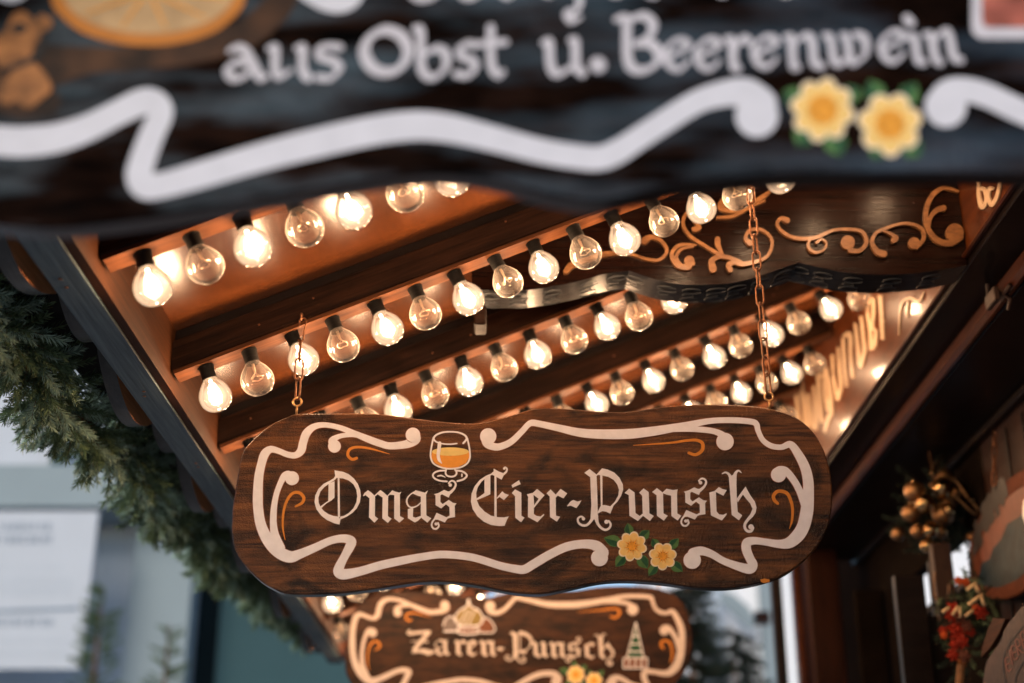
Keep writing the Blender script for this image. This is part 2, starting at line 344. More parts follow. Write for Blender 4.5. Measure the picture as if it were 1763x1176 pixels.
# ------------------------------------------------------------------ the stall
SL = math.atan(.42); cA, sA = math.cos(SL), math.sin(SL)
NUP = Vector((-sA, 0, cA)); ROT = (0, -SL, 0)
BZ = 1.09 + .058/cA                       # underside of the rafters, measured at X = 0
stall = thing('market_stall', 'dark wooden mulled drink stall with sloping canopy lined by rows of light bulbs', 'market stall')
XE, XW = -.612, .92
ROWS = [1.931, 2.410, 2.846, 3.349, 3.782, 4.24, 4.70, 5.16]
def slope_box(name, s0, s1, y0, y1, n0, n1, m, bev=.002, parent=stall):
    bm = bmesh.new(); box(bm, s0, s1, y0, y1, n0, n1, bev); o = obj(name, bm, m, parent)
    o.location = (0, 0, BZ); o.rotation_euler = ROT; return o
s0, s1 = XE/cA + .0, XW/cA
RH = .060
for i, y in enumerate([.98, 1.45] + ROWS + [5.30]):
    r = slope_box('rafter', s0+.004, s1-.004, y-.024, y+.024, .007, RH, 'rafter')
    b = slope_box('batten', s0+.006, s1-.006, y-.0225, y+.0225, -.001, .006, 'rafter2', 0)
    M_ = r.matrix_basis; b.parent = r; b.location = (0, 0, 0); b.rotation_euler = (0, 0, 0)
    slope_box('shadow_gap_strip', s0+.004, s1-.004, y-.010, y+.020, RH+.0005, .0825, 'dark', 0)  # dark recessed strip added to give the black shadow gap above each rafter
ys = [.94, 1.45] + ROWS + [5.34]
for i in range(len(ys)-1):
    slope_box('ceiling_panel', s0+.002, s1-.002, ys[i]+.002, ys[i+1]-.002, .083, .095, 'panel', .001)
slope_box('roof', -.84, 1.3, .9, 5.36, .14, .17, 'roof')
slope_box('roof_overhang', -1.0, -.842, .9, 2.5, .141, .169, 'roof')
# eave: inner fascia board, grey beam below it, scalloped valance outside
def long_prism(name, prof, y0, y1, m, parent=stall, dz=0.0):
    bm = bmesh.new(); A = [bm.verts.new((x, y0, z)) for x, z in prof]; B = [bm.verts.new((x, y1, z+dz)) for x, z in prof]
    n = len(prof)
    for i in range(n): bm.faces.new([A[i], A[(i+1) % n], B[(i+1) % n], B[i]])
    bm.faces.new(A[::-1]); bm.faces.new(B); bmesh.ops.recalc_face_normals(bm, faces=bm.faces[:])
    return obj(name, bm, m, parent)
ZR = lambda x: BZ + .42*x
long_prism('eave_board', [(XE-.001, .872), (XE-.001, ZR(XE)+.13), (XE-.017, ZR(XE)+.13), (XE-.017, .872)], .9, 5.34, 'fascia')
long_prism('eave_beam', [(XE-.0185, .868), (XE-.0185, 1.0), (XE-.078, 1.0), (XE-.078, .873), (XE-.073, .868)], .88, 5.40, 'beam')
for i, y in enumerate([.98, 1.45] + ROWS + [5.30]):
    for dy in (-.012, .013):
        bm = bmesh.new(); ball(bm, (XE-.047+random.uniform(-.008, .008), y+dy*1.5+random.uniform(-.01, .01), .8675), .0035, 10, 6, (1, 1, .35)); obj('screw_head', bm, 'rust', stall, True)
for i in range(26):
    y = random.choice(ROWS[:5])-.0243; s_ = random.uniform(s0+.05, s1-.05)
    bm = bmesh.new(); ball(bm, (s_, y, random.uniform(.02, .052)), .0022, 8, 6, (1, .4, 1)); o = obj('nail_head', bm, 'rust', stall, True); o.location = (0, 0, BZ); o.rotation_euler = ROT
def valance():
    bm = bmesh.new(); ys = np.linspace(.88, 5.42, 420); X0, X1 = -.716, -.742; per = .40; row = []
    for y in ys:
        q = (y-2.35) % .64
        z = .955 - (.088*abs(math.sin(PI*q/.40))**.75 if q < .40 else .045*abs(math.sin(PI*(q-.40)/.24))**.8)
        row.append([bm.verts.new((X0, y, z)), bm.verts.new((X1, y, z-.002)), bm.verts.new((X1, y, 1.02)), bm.verts.new((X0, y, 1.02))])
    for A, B in zip(row, row[1:]):
        for k in range(4):
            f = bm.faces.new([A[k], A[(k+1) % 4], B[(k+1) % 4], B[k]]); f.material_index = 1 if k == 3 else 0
    bm.faces.new(row[0][::-1]); bm.faces.new(row[-1]); bmesh.ops.recalc_face_normals(bm, faces=bm.faces[:])
    o = obj('valance', bm, ['valance', 'valance_lit'], stall); o['label'] = 'scalloped wooden valance along the outside of the eave'
valance()
# wall side: lettered fascia, soffit, moulding, inner ceiling, plank wall with its opening
boxo('lettered_fascia', XW, XW+.03, .9, 5.02, 1.23, 1.72, 'fascia_sign', stall)
boxo('fascia_edge', XW-.012, XW-.001, .9, 5.02, 1.226, 1.236, 'mould', stall, .003)
boxo('soffit_board', XW+.001, 1.012, .9, 5.02, 1.2125, 1.2285, 'dark', stall)
boxo('moulding', 1.0, 1.026, .9, 5.02, 1.168, 1.211, 'mould', stall, .009)
boxo('inner_ceiling', 1.027, 1.235, .9, 5.02, 1.172, 1.19, 'dark', stall)
boxo('ceiling_trim', 1.215, 1.2385, .9, 5.02, 1.150, 1.171, 'dark', stall, .004)
WX = 1.24
boxo('plank_wall', WX, WX+.04, .9, 3.60, GZ, 1.5, 'plank', stall)
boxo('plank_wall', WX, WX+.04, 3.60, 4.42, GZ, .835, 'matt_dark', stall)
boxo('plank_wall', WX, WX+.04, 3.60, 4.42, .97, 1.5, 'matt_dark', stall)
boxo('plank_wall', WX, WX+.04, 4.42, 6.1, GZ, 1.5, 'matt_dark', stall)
boxo('window_sill', WX-.02, WX+.05, 3.55, 4.47, .815, .838, 'dark', stall)
for k in range(9): boxo('plank_joint', WX-.004, WX-.001, 2.55+.12*k, 2.556+.12*k, .5, 1.13, 'blackpaint', stall, 0)
# end posts
boxo('post', 1.02, 1.13, 4.86, 4.96, GZ, 1.21, 'plank', stall, .006)
boxo('post', .985, 1.015, 4.95, 4.99, GZ, 1.21, 'mould', stall, .004)
boxo('post', .925, .962, 5.03, 5.07, GZ, 1.21, 'dark', stall, .004)
boxo('counter_panel', 1.14, 1.23, 4.7, 4.74, GZ, 1.0, 'matt_dark', stall, .004)
#boxo('outer_post', XE-.09, XE-.02, 5.25, 5.33, GZ, .867, 'dark', stall, .004)
# pelmet with carved scrolls hanging between the second and third rafters
YP = 2.60
z_under = [(812, 500), (825, 499), (869, 500), (920, 498), (988, 486), (1039, 472), (1083, 466), (1138, 484), (1180, 490), (1224, 490), (1260, 487), (1300, 478), (1340, 464), (1374, 452), (1418, 462), (1469, 471), (1537, 473), (1605, 467), (1666, 456), (1690, 450)]
low = []
for seg in (z_under[:7], z_under[6:14], z_under[13:]):
    low += catmull(seg, 5)
loww = [PY(a, b, YP) for a, b in low]
bm = bmesh.new(); A = []; x_last = None
for p in loww:
    x = min(p.x, XW-.002)
    if x_last is not None and x <= x_last+1e-4: continue
    x_last = x; zt = ZR(x)+.085
    A.append([bm.verts.new((x, YP, p.z)), bm.verts.new((x, YP, zt)), bm.verts.new((x, YP+.095, zt)), bm.verts.new((x, YP+.095, p.z+.002))])
for P0, P1 in zip(A, A[1:]):
    for k in range(4):
        f = bm.faces.new([P0[k], P0[(k+1) % 4], P1[(k+1) % 4], P1[k]]); f.material_index = 1 if k == 3 else 0
bm.faces.new(A[0]); bm.faces.new(A[-1][::-1]); bmesh.ops.recalc_face_normals(bm, faces=bm.faces[:])
pel = obj('carved_pelmet', bm, ['carved', 'carved_under'], stall); pel['label'] = 'dark varnished pelmet board with a wavy lower edge and carved scrolls'
for i in range(6, len(loww)-4, 5):
    a_, b_ = loww[i], loww[i+2]; mid = (a_+b_)/2; tg = (b_-a_).normalized(); dn = Vector((tg.z, 0, -tg.x))
    if dn.z > 0: dn = -dn
    if mid.x > XW-.06: break
    bmu = bmesh.new(); yc = YP+.0475
    for sy, ln in ((-.022, .020), (.022, .020), (0, .012)):
        P3 = [mid+tg*(ln*math.cos(t)+(.006 if sy else 0))+Vector((0, yc-YP+sy+.011*math.sin(t)*(1 if sy else .6), 0))+dn*(.0030+.0004*math.sin(t)) for t in np.linspace(.4, 5.6, 14)]
        tube(bmu, P3, .0015, 5)
    obj('painted_swirl', bmu, 'swirl', pel)
p = PY(826, 545, YP); boxo('corner_block', p.x-.012, p.x+.012, YP+.01, YP+.07, p.z-.012, p.z+.03, 'rafter', stall, .003)
zs = lambda L: [(1163+a/2.938, 280+b/2.938) for a, b in L]
zl = lambda L: [(580+a/2.938, 380+b/2.938) for a, b in L]
def scr(pts, ws, balls=()):
    P = Paint(lambda a, b: PY(a, b, YP), (0, -1, 0), (0, 0, 0), .0006)
    P.stroke(pts, [w*.86/2.938 for w in ws], 9)
    for x, y, r in balls: P.disc(x, y, r)
    P.build('scroll', 'scroll', pel, .007)
scr(zs([(1425, 152), (1350, 135), (1290, 180), (1262, 260), (1272, 340), (1320, 400), (1385, 415), (1435, 385)]), [14, 26, 30, 28, 30, 34, 36, 40], [(1163+1408/2.938, 280+362/2.938, 15.5)])
scr(zs([(1276, 330), (1285, 285), (1315, 250), (1352, 238)]), [20, 24, 30, 34])
scr(zs([(1215, 435), (1250, 395), (1245, 345), (1190, 318), (1130, 318), (1060, 340), (1010, 365), (990, 410), (1015, 455), (1050, 470)]), [26, 22, 20, 18, 16, 18, 20, 24, 34, 40], [(1163+1202/2.938, 280+415/2.938, 10)])
scr(zs([(1040, 350), (1080, 365), (1112, 388), (1100, 400)]), [12, 16, 26, 34])
scr(zs([(880, 452), (930, 452), (962, 410), (940, 358), (870, 345), (790, 352), (700, 388), (610, 390), (545, 362), (512, 320), (530, 290), (560, 300)]), [28, 24, 24, 20, 18, 18, 22, 20, 20, 18, 22, 36], [(1163+868/2.938, 280+412/2.938, 12)])
scr(zs([(700, 385), (672, 405), (672, 440), (705, 462), (745, 450), (760, 415), (735, 395), (710, 412)]), [14, 16, 18, 16, 14, 12, 12, 16])
scr(zs([(375, 415), (352, 390), (372, 352), (425, 345), (475, 380), (485, 430), (450, 490), (350, 520), (300, 515)]), [34, 22, 20, 18, 18, 18, 20, 26, 20])
scr(zs([(188, 545), (182, 505), (225, 482), (290, 495), (340, 515)]), [44, 34, 26, 22, 14]); scr(zs([(275, 550), (268, 522), (310, 510)]), [30, 30, 20])
scr(zs([(210, 395), (214, 430), (240, 480)]), [32, 30, 14])
scr(zs([(240, 485), (150, 430), (75, 380), (38, 325), (48, 270), (90, 240)]), [24, 20, 20, 20, 18, 12])
scr(zs([(95, 345), (118, 335), (90, 300)]), [34, 26, 12])
scr(zs([(70, 515), (60, 540), (5, 525), (-20, 470), (20, 425), (100, 425)]), [44, 26, 26, 24, 20, 12], [(1163+68/2.938, 280+505/2.938, 9)])
scr(zs([(240, 205), (228, 235), (290, 255), (360, 225), (440, 180), (475, 150)]), [44, 34, 18, 20, 26, 20])
scr(zs([(210, 285), (290, 278), (370, 235), (450, 200)]), [14, 20, 18, 10])
scr(zl([(1160, 262), (1190, 230), (1260, 205), (1340, 178), (1400, 172)]), [34, 38, 26, 30, 22])
scr(zl([(1390, 172), (1480, 175), (1560, 200), (1630, 205), (1668, 160), (1640, 110), (1590, 90), (1555, 108)]), [20, 14, 16, 18, 20, 20, 26, 42])
scr(zl([(1800, 225), (1745, 235), (1715, 190), (1745, 150), (1800, 140)]), [24, 20, 20, 18, 12])
# cut-out lettering on the fascia
def wl(a, b): return PX(a, b, XW-.0)
w7 = lambda L: [(1340+a/3.919, 470+b/3.919) for a, b in L]
def fletter(strokes):
    P = Paint(wl, (-1, 0, 0), (0, 0, 0), .0008)
    for pts, w in strokes: P.stroke(w7(pts), [q*.8/3.919 for q in (w if hasattr(w, '__len__') else [w]*len(pts))], 5, caps=False)
    P.build('letter', 'cream', stall, .003)
fletter([([(170, 740), (165, 800), (185, 900), (195, 1050)], [6, 30, 36, 40]), ([(128, 810), (135, 900), (150, 1010)], [20, 26, 26]), ([(150, 1000), (190, 1060)], 20)])
fletter([([(205, 815), (222, 930), (232, 1040)], 22), ([(243, 760), (255, 880), (262, 1000), (250, 1060)], [14, 24, 24, 30])])
fletter([([(275, 690), (285, 860), (300, 1010)], [22, 26, 22]), ([(280, 700), (300, 690)], 24)])
fletter([([(335, 640), (318, 700), (325, 840), (345, 935)], [24, 22, 22, 20]), ([(330, 650), (350, 760), (365, 930), (345, 980), (320, 1080)], [24, 24, 30, 34, 10]), ([(325, 860), (360, 880)], 30)])
fletter([([(370, 550), (378, 680), (400, 830)], 22), ([(408, 500), (422, 640), (430, 770), (405, 860)], [20, 24, 26, 36])])
fletter([([(445, 440), (452, 590), (468, 770)], [26, 24, 20]), ([(450, 430), (490, 415), (495, 560), (510, 710)], [30, 34, 22, 22])])
fletter([([(525, 340), (540, 470), (560, 620)], [20, 24, 40]), ([(565, 290), (580, 430), (590, 530), (562, 640)], [24, 24, 30, 34])])
fletter([([(645, 165), (612, 260), (628, 380), (640, 520)], [44, 24, 26, 44]), ([(655, 170), (650, 280), (645, 370), (668, 400), (655, 500)], [20, 26, 22, 26, 40])])
fletter([([(695, 150), (705, 290), (712, 450)], [36, 28, 30]), ([(712, 320), (722, 330)], 16)])
fletter([([(822, 420), (828, 300), (845, 200), (900, 170), (960, 190), (990, 130)], [4, 10, 20, 22, 18, 6]), ([(885, 190), (880, 300)], [16, 6])])
z3 = lambda L: [(1163+a/2.938, 280+b/2.938) for a, b in L]
def fl2(pts, w):
    P = Paint(wl, (-1, 0, 0), (0, 0, 0), .0008); P.stroke(z3(pts), [q/2.938 for q in w], 6); P.build('letter', 'cream', stall, .003)
fl2([(1540, 90), (1542, 170), (1560, 225), (1580, 190), (1572, 140), (1560, 130)], [14, 16, 24, 16, 18, 24])
fl2([(1650, 90), (1635, 170), (1608, 212), (1592, 180), (1596, 130), (1608, 130)], [14, 18, 24, 16, 16, 22])
# latch by the fascia end
hg = thing('iron_latch', 'rusty iron latch and hinge on the dark beam right of the carved pelmet', 'latch')
bm = bmesh.new(); a = PX(1697, 440, .99); b = PX(1704, 515, .99); tube(bm, [a, a.lerp(b, .5), b], [.006, .0065, .006]); obj('latch_bar', bm, 'bark', hg, True)
bm = bmesh.new(); c = PX(1708, 510, .985); box(bm, c.x-.006, c.x+.006, c.y-.03, c.y+.03, c.z-.02, c.z+.01, .002); obj('latch_plate', bm, 'bark', hg)
bm = bmesh.new(); c = PX(1728, 505, 1.0); tube(bm, [c+Vector((0, -.04, 0)), c, c+Vector((.012, .0, -.012)), c+Vector((.012, .015, -.03))], .005); obj('latch_screw', bm, 'bark', hg, True)
# ------------------------------------------------------------------ bulbs
def make_bulb(lit):
    root = thing('light_bulb', '', 'light bulb')
    bm = bmesh.new(); lathe(bm, [(0, 0), (.0150, 0), (.0150, -.004), (.0142, -.0045), (.0136, -.018), (.0140, -.0185), (.0138, -.0275), (.0125, -.0285), (0, -.0285)], 24); obj('socket', bm, 'socket', root, False)
    bm = bmesh.new(); prof = [(0, -.0235), (.0118, -.024), (.0140, -.029), (.0175, -.034), (.0230, -.041), (.0275, -.049), (.0302, -.0565), (.0310, -.063), (.0302, -.071), (.0272, -.0785), (.0215, -.0855), (.0130, -.0902), (.0, -.0922)]
    pr = catmull(prof[1:], 3); lathe(bm, [prof[0]]+pr, 36)
    obj('glass_globe', bm, 'glass_lit' if lit else 'glass_off', root, True)
    bm = bmesh.new()
    tube(bm, [(0, 0, -.03), (0, 0, -.048)], [.003, .0018], 6)
    pts = [(.011*math.cos(t), .011*math.sin(t), -.060+.0012*math.sin(5*t)) for t in np.linspace(.4, 2*PI-.4, 15)]
    tube(bm, pts, .0005, 5)
    for t in (.4, 2.4, 4.3, 5.9): tube(bm, [(0, 0, -.048), (.011*math.cos(t), .011*math.sin(t), -.060)], .0003, 4)
    tube(bm, [(-.0022, 0, -.03), (-.0016, 0, -.046), (.009, .004, -.058)], .0004, 4)
    obj('filament', bm, 'filament' if lit else 'filament_off', root)
    if lit:
        bm = bmesh.new(); ball(bm, (0, 0, -.0625), .0235, 18, 10, (1, 1, 1.05)); obj('filament_glow', bm, 'glow', root, True)
        ld = bpy.data.lights.new('bulb_light', 'POINT'); ld.energy = BULB_W; ld.color = (1, .62, .35); ld.shadow_soft_size = .014
        lo = bpy.data.objects.new('bulb_light', ld); COL.objects.link(lo); lo.parent = root; lo.location = (0, 0, -.0605)
    return root
protos = {True: make_bulb(True), False: make_bulb(False)}; used = {True: False, False: False}
ORD = ['first', 'second', 'third', 'fourth', 'fifth', 'sixth', 'seventh', 'eighth', 'ninth', 'tenth', 'eleventh', 'twelfth', 'thirteenth', 'fourteenth', 'fifteenth', 'sixteenth', 'seventeenth', 'eighteenth', 'nineteenth', 'twentieth', 'twenty-first', 'twenty-second']
ROWN = ['nearest', 'second nearest', 'third nearest', 'fourth nearest', 'fifth nearest', 'sixth nearest', 'seventh nearest', 'farthest']
FIT = [(1.931, -.5333, .0735, 0, 19), (2.410, -.5323, .0744, 0, 19), (2.846, -.2371, .0738, -4, 15), (3.349, .2037, .0757, -9, 9), (3.782, .6478, .0719, -16, 3),
       (4.24, .86, .0735, -19, 0), (4.70, .84, .0735, -19, 0), (5.16, .85, .0735, -19, 0)]
LIT0 = [0, 0, 0, 0, 0, 1, 0, 1]     # parity of k that is lit
for r, (y, x0, st, k0, k1) in enumerate(FIT):
    for k in range(k0, k1+1):
        if r == 1 and k > 15: pass
        lit = (k % 2) == LIT0[r]
        x = x0 + st*k + random.uniform(-.003, .003)
        loc = Vector((x, y + random.uniform(-.002, .002), 1.09+.42*x)) + NUP*.058
        rot = (random.uniform(-.05, .05), -SL+random.uniform(-.05, .05), random.uniform(0, 6.28))
        rot = Matrix.Rotation(-SL+random.uniform(-.10, .08), 3, 'Y') @ Matrix.Rotation(random.uniform(-.08, .08), 3, 'X') @ Matrix.Rotation(random.uniform(0, 6.28), 3, 'Z')
        if used[lit]: o = dup(protos[lit], loc)
        else: o = protos[lit]; used[lit] = True; o.location = loc
        o.rotation_euler = rot.to_euler(); o.scale = [random.uniform(.92, .98)]*3
        n = k-k0
        o['label'] = '%s bulb, %s from the eave in the %s row under the canopy' % ('glowing' if lit else 'dim clear', ORD[n], ROWN[r])
        o['group'] = 'light bulbs in rows under the canopy'
# ------------------------------------------------------------------ blackletter glyphs, traced (units of 1/8.815 px, origin per tile)
GL = {}
GL['O'] = (530, 790, [('P', [(405, 175), (455, 185), (540, 200), (620, 235), (700, 300), (760, 385), (795, 480), (805, 560), (790, 660), (745, 750), (680, 820), (590, 880), (520, 910), (490, 925), (490, 880), (550, 865), (620, 825), (690, 755), (735, 665), (750, 570), (735, 470), (690, 385), (620, 330), (540, 300), (480, 295), (440, 290), (415, 262)]),
  ('P', [(440, 290), (400, 330), (330, 375), (250, 430), (190, 500), (160, 590), (165, 670), (195, 735), (240, 790), (310, 840), (390, 868), (470, 878), (495, 925), (480, 1000), (400, 980), (290, 930), (200, 860), (130, 765), (102, 660), (112, 560), (160, 460), (240, 380), (330, 335), (395, 295), (415, 262)]),
  ('P', [(315, 380), (360, 360), (405, 340), (405, 590), (360, 632), (280, 680), (205, 750), (190, 725), (250, 680), (310, 640)]),
  ('P', [(453, 285), (480, 285), (489, 885), (456, 885)])])
GL['m'] = (530, 790, [('P', [(838, 560), (860, 520), (912, 478), (960, 510), (1010, 557), (1100, 475), (1150, 510), (1207, 562), (1280, 480), (1330, 500), (1390, 515), (1420, 500), (1397, 545), (1398, 870), (1462, 905), (1390, 970), (1310, 905), (1312, 552), (1240, 545), (1218, 572), (1215, 870), (1270, 910), (1215, 975), (1130, 905), (1135, 590), (1060, 540), (1020, 572), (1018, 870), (1068, 910), (1010, 970), (928, 890), (935, 600), (875, 552), (845, 570)])])
GL['a'] = (670, 790, [('P', [(365, 520), (400, 478), (480, 498), (540, 515), (590, 480), (560, 545), (565, 860), (640, 905), (580, 970), (480, 890), (480, 575), (430, 560), (365, 532)]),
  ('S', [(385, 505), (320, 545), (272, 610), (272, 680), (310, 732), (365, 738), (430, 712), (490, 655)], [22, 18, 24, 26, 24, 22, 20, 16]),
  ('P', [(283, 765), (365, 742), (360, 880), (400, 895), (480, 868), (490, 892), (440, 940), (390, 968), (285, 903)])])
SG = [('P', [(680, 540), (755, 517), (835, 472), (890, 495), (945, 492), (905, 590), (800, 540), (778, 555), (778, 655), (812, 688), (905, 625), (970, 670), (1022, 678), (995, 715), (1000, 885), (930, 895), (885, 910), (845, 968), (740, 925), (680, 925), (665, 935), (720, 820), (870, 888), (918, 862), (915, 735), (862, 692), (790, 755), (705, 705), (703, 555)]),
  ('S', [(925, 515), (985, 455), (1010, 390), (985, 345), (940, 338), (903, 372)], [46, 34, 30, 28, 26, 24]), ('D', (928, 400, 26)),
  ('S', [(700, 905), (660, 955), (645, 1010), (672, 1058), (720, 1062), (753, 1022), (742, 975)], [28, 26, 26, 28, 28, 28, 26]), ('D', (712, 990, 24))]
GL['s'] = (670, 790, SG)
GL['E'] = (800, 790, [('P', [(430, 215), (330, 255), (230, 320), (150, 420), (105, 530), (95, 650), (120, 760), (190, 870), (290, 955), (400, 1005), (520, 1022), (605, 1018), (640, 930), (670, 875), (600, 890), (500, 886), (400, 865), (300, 800), (220, 715), (180, 620), (175, 520), (200, 430), (255, 350), (330, 285), (425, 240)]),
  ('P', [(300, 300), (390, 255), (390, 540), (290, 585), (180, 630), (172, 608), (240, 565), (300, 520)]), ('P', [(452, 250), (482, 262), (487, 892), (450, 892)]),
  ('P', [(440, 150), (520, 195), (590, 220), (612, 215), (560, 318), (480, 275), (415, 242), (390, 238), (440, 190)]),
  ('S', [(592, 235), (632, 195), (642, 155), (615, 132), (600, 150)], [32, 30, 26, 28, 36]), ('P', [(485, 595), (570, 495), (610, 530), (670, 550), (595, 628), (530, 580), (490, 610)])])
GL['i'] = (800, 790, [('P', [(712, 400), (825, 325), (850, 385), (725, 440)]), ('P', [(715, 520), (765, 465), (860, 515), (862, 865), (910, 895), (855, 965), (768, 895), (765, 570)])])
GL['e'] = (800, 790, [('P', [(943, 540), (1035, 518), (1100, 458), (1213, 553), (1160, 612), (1050, 750), (1050, 840), (1090, 867), (1150, 877), (1200, 838), (1210, 852), (1105, 963), (960, 885), (962, 580)], [[(1044, 548), (1122, 608), (1056, 705)]])])
GL['r'] = (800, 790, [('P', [(1243, 525), (1305, 465), (1382, 545), (1455, 458), (1555, 525), (1500, 602), (1415, 560), (1382, 590), (1385, 865), (1450, 880), (1400, 955), (1295, 885), (1290, 575)])])
GL['-'] = (960, 790, [('P', [(143, 715), (200, 645), (240, 625), (300, 650), (362, 632), (330, 690), (285, 750), (200, 712), (150, 724)])])
GL['P'] = (960, 790, [('P', [(405, 215), (485, 155), (590, 240), (600, 450), (612, 900), (560, 925), (500, 890), (512, 700), (495, 280), (420, 225)]),
  ('P', [(590, 240), (675, 145), (760, 165), (860, 210), (940, 290), (990, 390), (995, 470), (965, 560), (910, 650), (850, 710), (800, 835), (740, 805), (680, 795), (612, 830), (612, 798), (660, 705), (720, 703), (800, 723), (870, 650), (920, 560), (932, 470), (905, 390), (850, 320), (770, 275), (680, 255), (610, 245), (590, 265)]),
  ('P', [(645, 248), (680, 253), (681, 712), (656, 718)]),
  ('S', [(545, 870), (505, 945), (445, 1005), (375, 1010), (318, 970), (308, 910), (350, 878), (385, 890)], [70, 42, 38, 36, 34, 30, 28, 30]), ('D', (392, 912, 26)),
  ('S', [(580, 870), (605, 975), (655, 1045), (725, 1080), (785, 1052), (805, 995), (775, 945)], [70, 44, 38, 36, 34, 32, 32]), ('D', (740, 958, 32))])
GL['u'] = (960, 790, [('P', [(1017, 520), (1085, 453), (1168, 512), (1183, 825), (1245, 868), (1292, 832), (1283, 562), (1238, 515), (1305, 450), (1382, 505), (1393, 830), (1460, 868), (1400, 945), (1297, 867), (1218, 945), (1090, 865), (1080, 552)])])
GL['n'] = (1110, 790, [('P', [(113, 505), (185, 445), (270, 512), (330, 455), (430, 475), (500, 465), (490, 520), (495, 830), (555, 865), (500, 938), (405, 870), (400, 560), (340, 548), (278, 525), (285, 830), (350, 865), (290, 940), (185, 865), (180, 555)])])
GL['c'] = (1110, 790, [('P', [(980, 512), (1060, 490), (1125, 430), (1180, 460), (1245, 475), (1195, 562), (1080, 505), (1090, 800), (1130, 845), (1190, 852), (1245, 825), (1240, 852), (1170, 938), (1005, 860), (985, 560)])])
GL['h'] = (1110, 790, [('P', [(1278, 300), (1325, 250), (1395, 240), (1392, 400), (1400, 640), (1410, 805), (1480, 860), (1430, 935), (1320, 852), (1300, 560)]),
  ('S', [(1312, 300), (1275, 235), (1225, 208), (1175, 228)], [56, 38, 28, 14]), ('S', [(1360, 275), (1385, 208), (1425, 182), (1465, 212)], [66, 40, 28, 14]),
  ('P', [(1397, 605), (1530, 422), (1560, 480), (1605, 560), (1670, 650), (1698, 740), (1682, 820), (1640, 880), (1598, 855), (1635, 760), (1600, 680), (1540, 610), (1490, 545), (1410, 665)]),
  ('S', [(1622, 862), (1565, 925), (1522, 990), (1520, 1050), (1558, 1098), (1615, 1098), (1640, 1050)], [56, 44, 42, 40, 42, 42, 44]), ('D', (1612, 1035, 40))])
Zg = ('Z', [('P', [(60, 30), (330, 0), (360, 40), (140, 420), (90, 430), (70, 410), (270, 70), (90, 90)]), ('P', [(90, 430), (250, 405), (370, 450), (420, 420), (390, 500), (310, 545), (190, 480), (60, 500)]),
  ('S', [(90, 70), (30, 80), (10, 40), (40, 10)], [40, 30, 26, 34]), ('S', [(60, 240), (300, 250)], [10, 26])])
def draw(P, ops, f):
    """f maps glyph units to sheet px; k scale factor for widths"""
    for o in ops:
        if o[0] == 'P': P.poly([f(*q) for q in o[1]], [[f(*q) for q in h] for h in (o[2] if len(o) > 2 else [])])
        elif o[0] == 'S':
            k = abs(f(100, 0)[0]-f(0, 0)[0])/100; P.stroke([f(*q) for q in o[1]], [w*k for w in o[2]], 6)
        elif o[0] == 'D':
            x, y, r = o[1]; k = abs(f(100, 0)[0]-f(0, 0)[0])/100; P.disc(*f(x, y), r*k, n=18)
def glyph_at(P, ch, left, base, sx=1.0, sy=1.0, slant=0.0):
    ext = {'a': (258, 968), 'r': (1243, 955), 'e': (943, 963), 'n': (113, 938), '-': (143, 930), 'P': (405, 930), 'u': (1017, 945), 's': (680, 970), 'c': (980, 938), 'h': (1278, 935)}
    if ch == 'Z': L, B, ops = 0, 540, Zg[1]
    else: L, B = ext[ch]; ops = GL[ch][2]
    draw(P, ops, lambda x, y: (left+(x-L)/8.815*sx, base+(y-B)/8.815*sy))
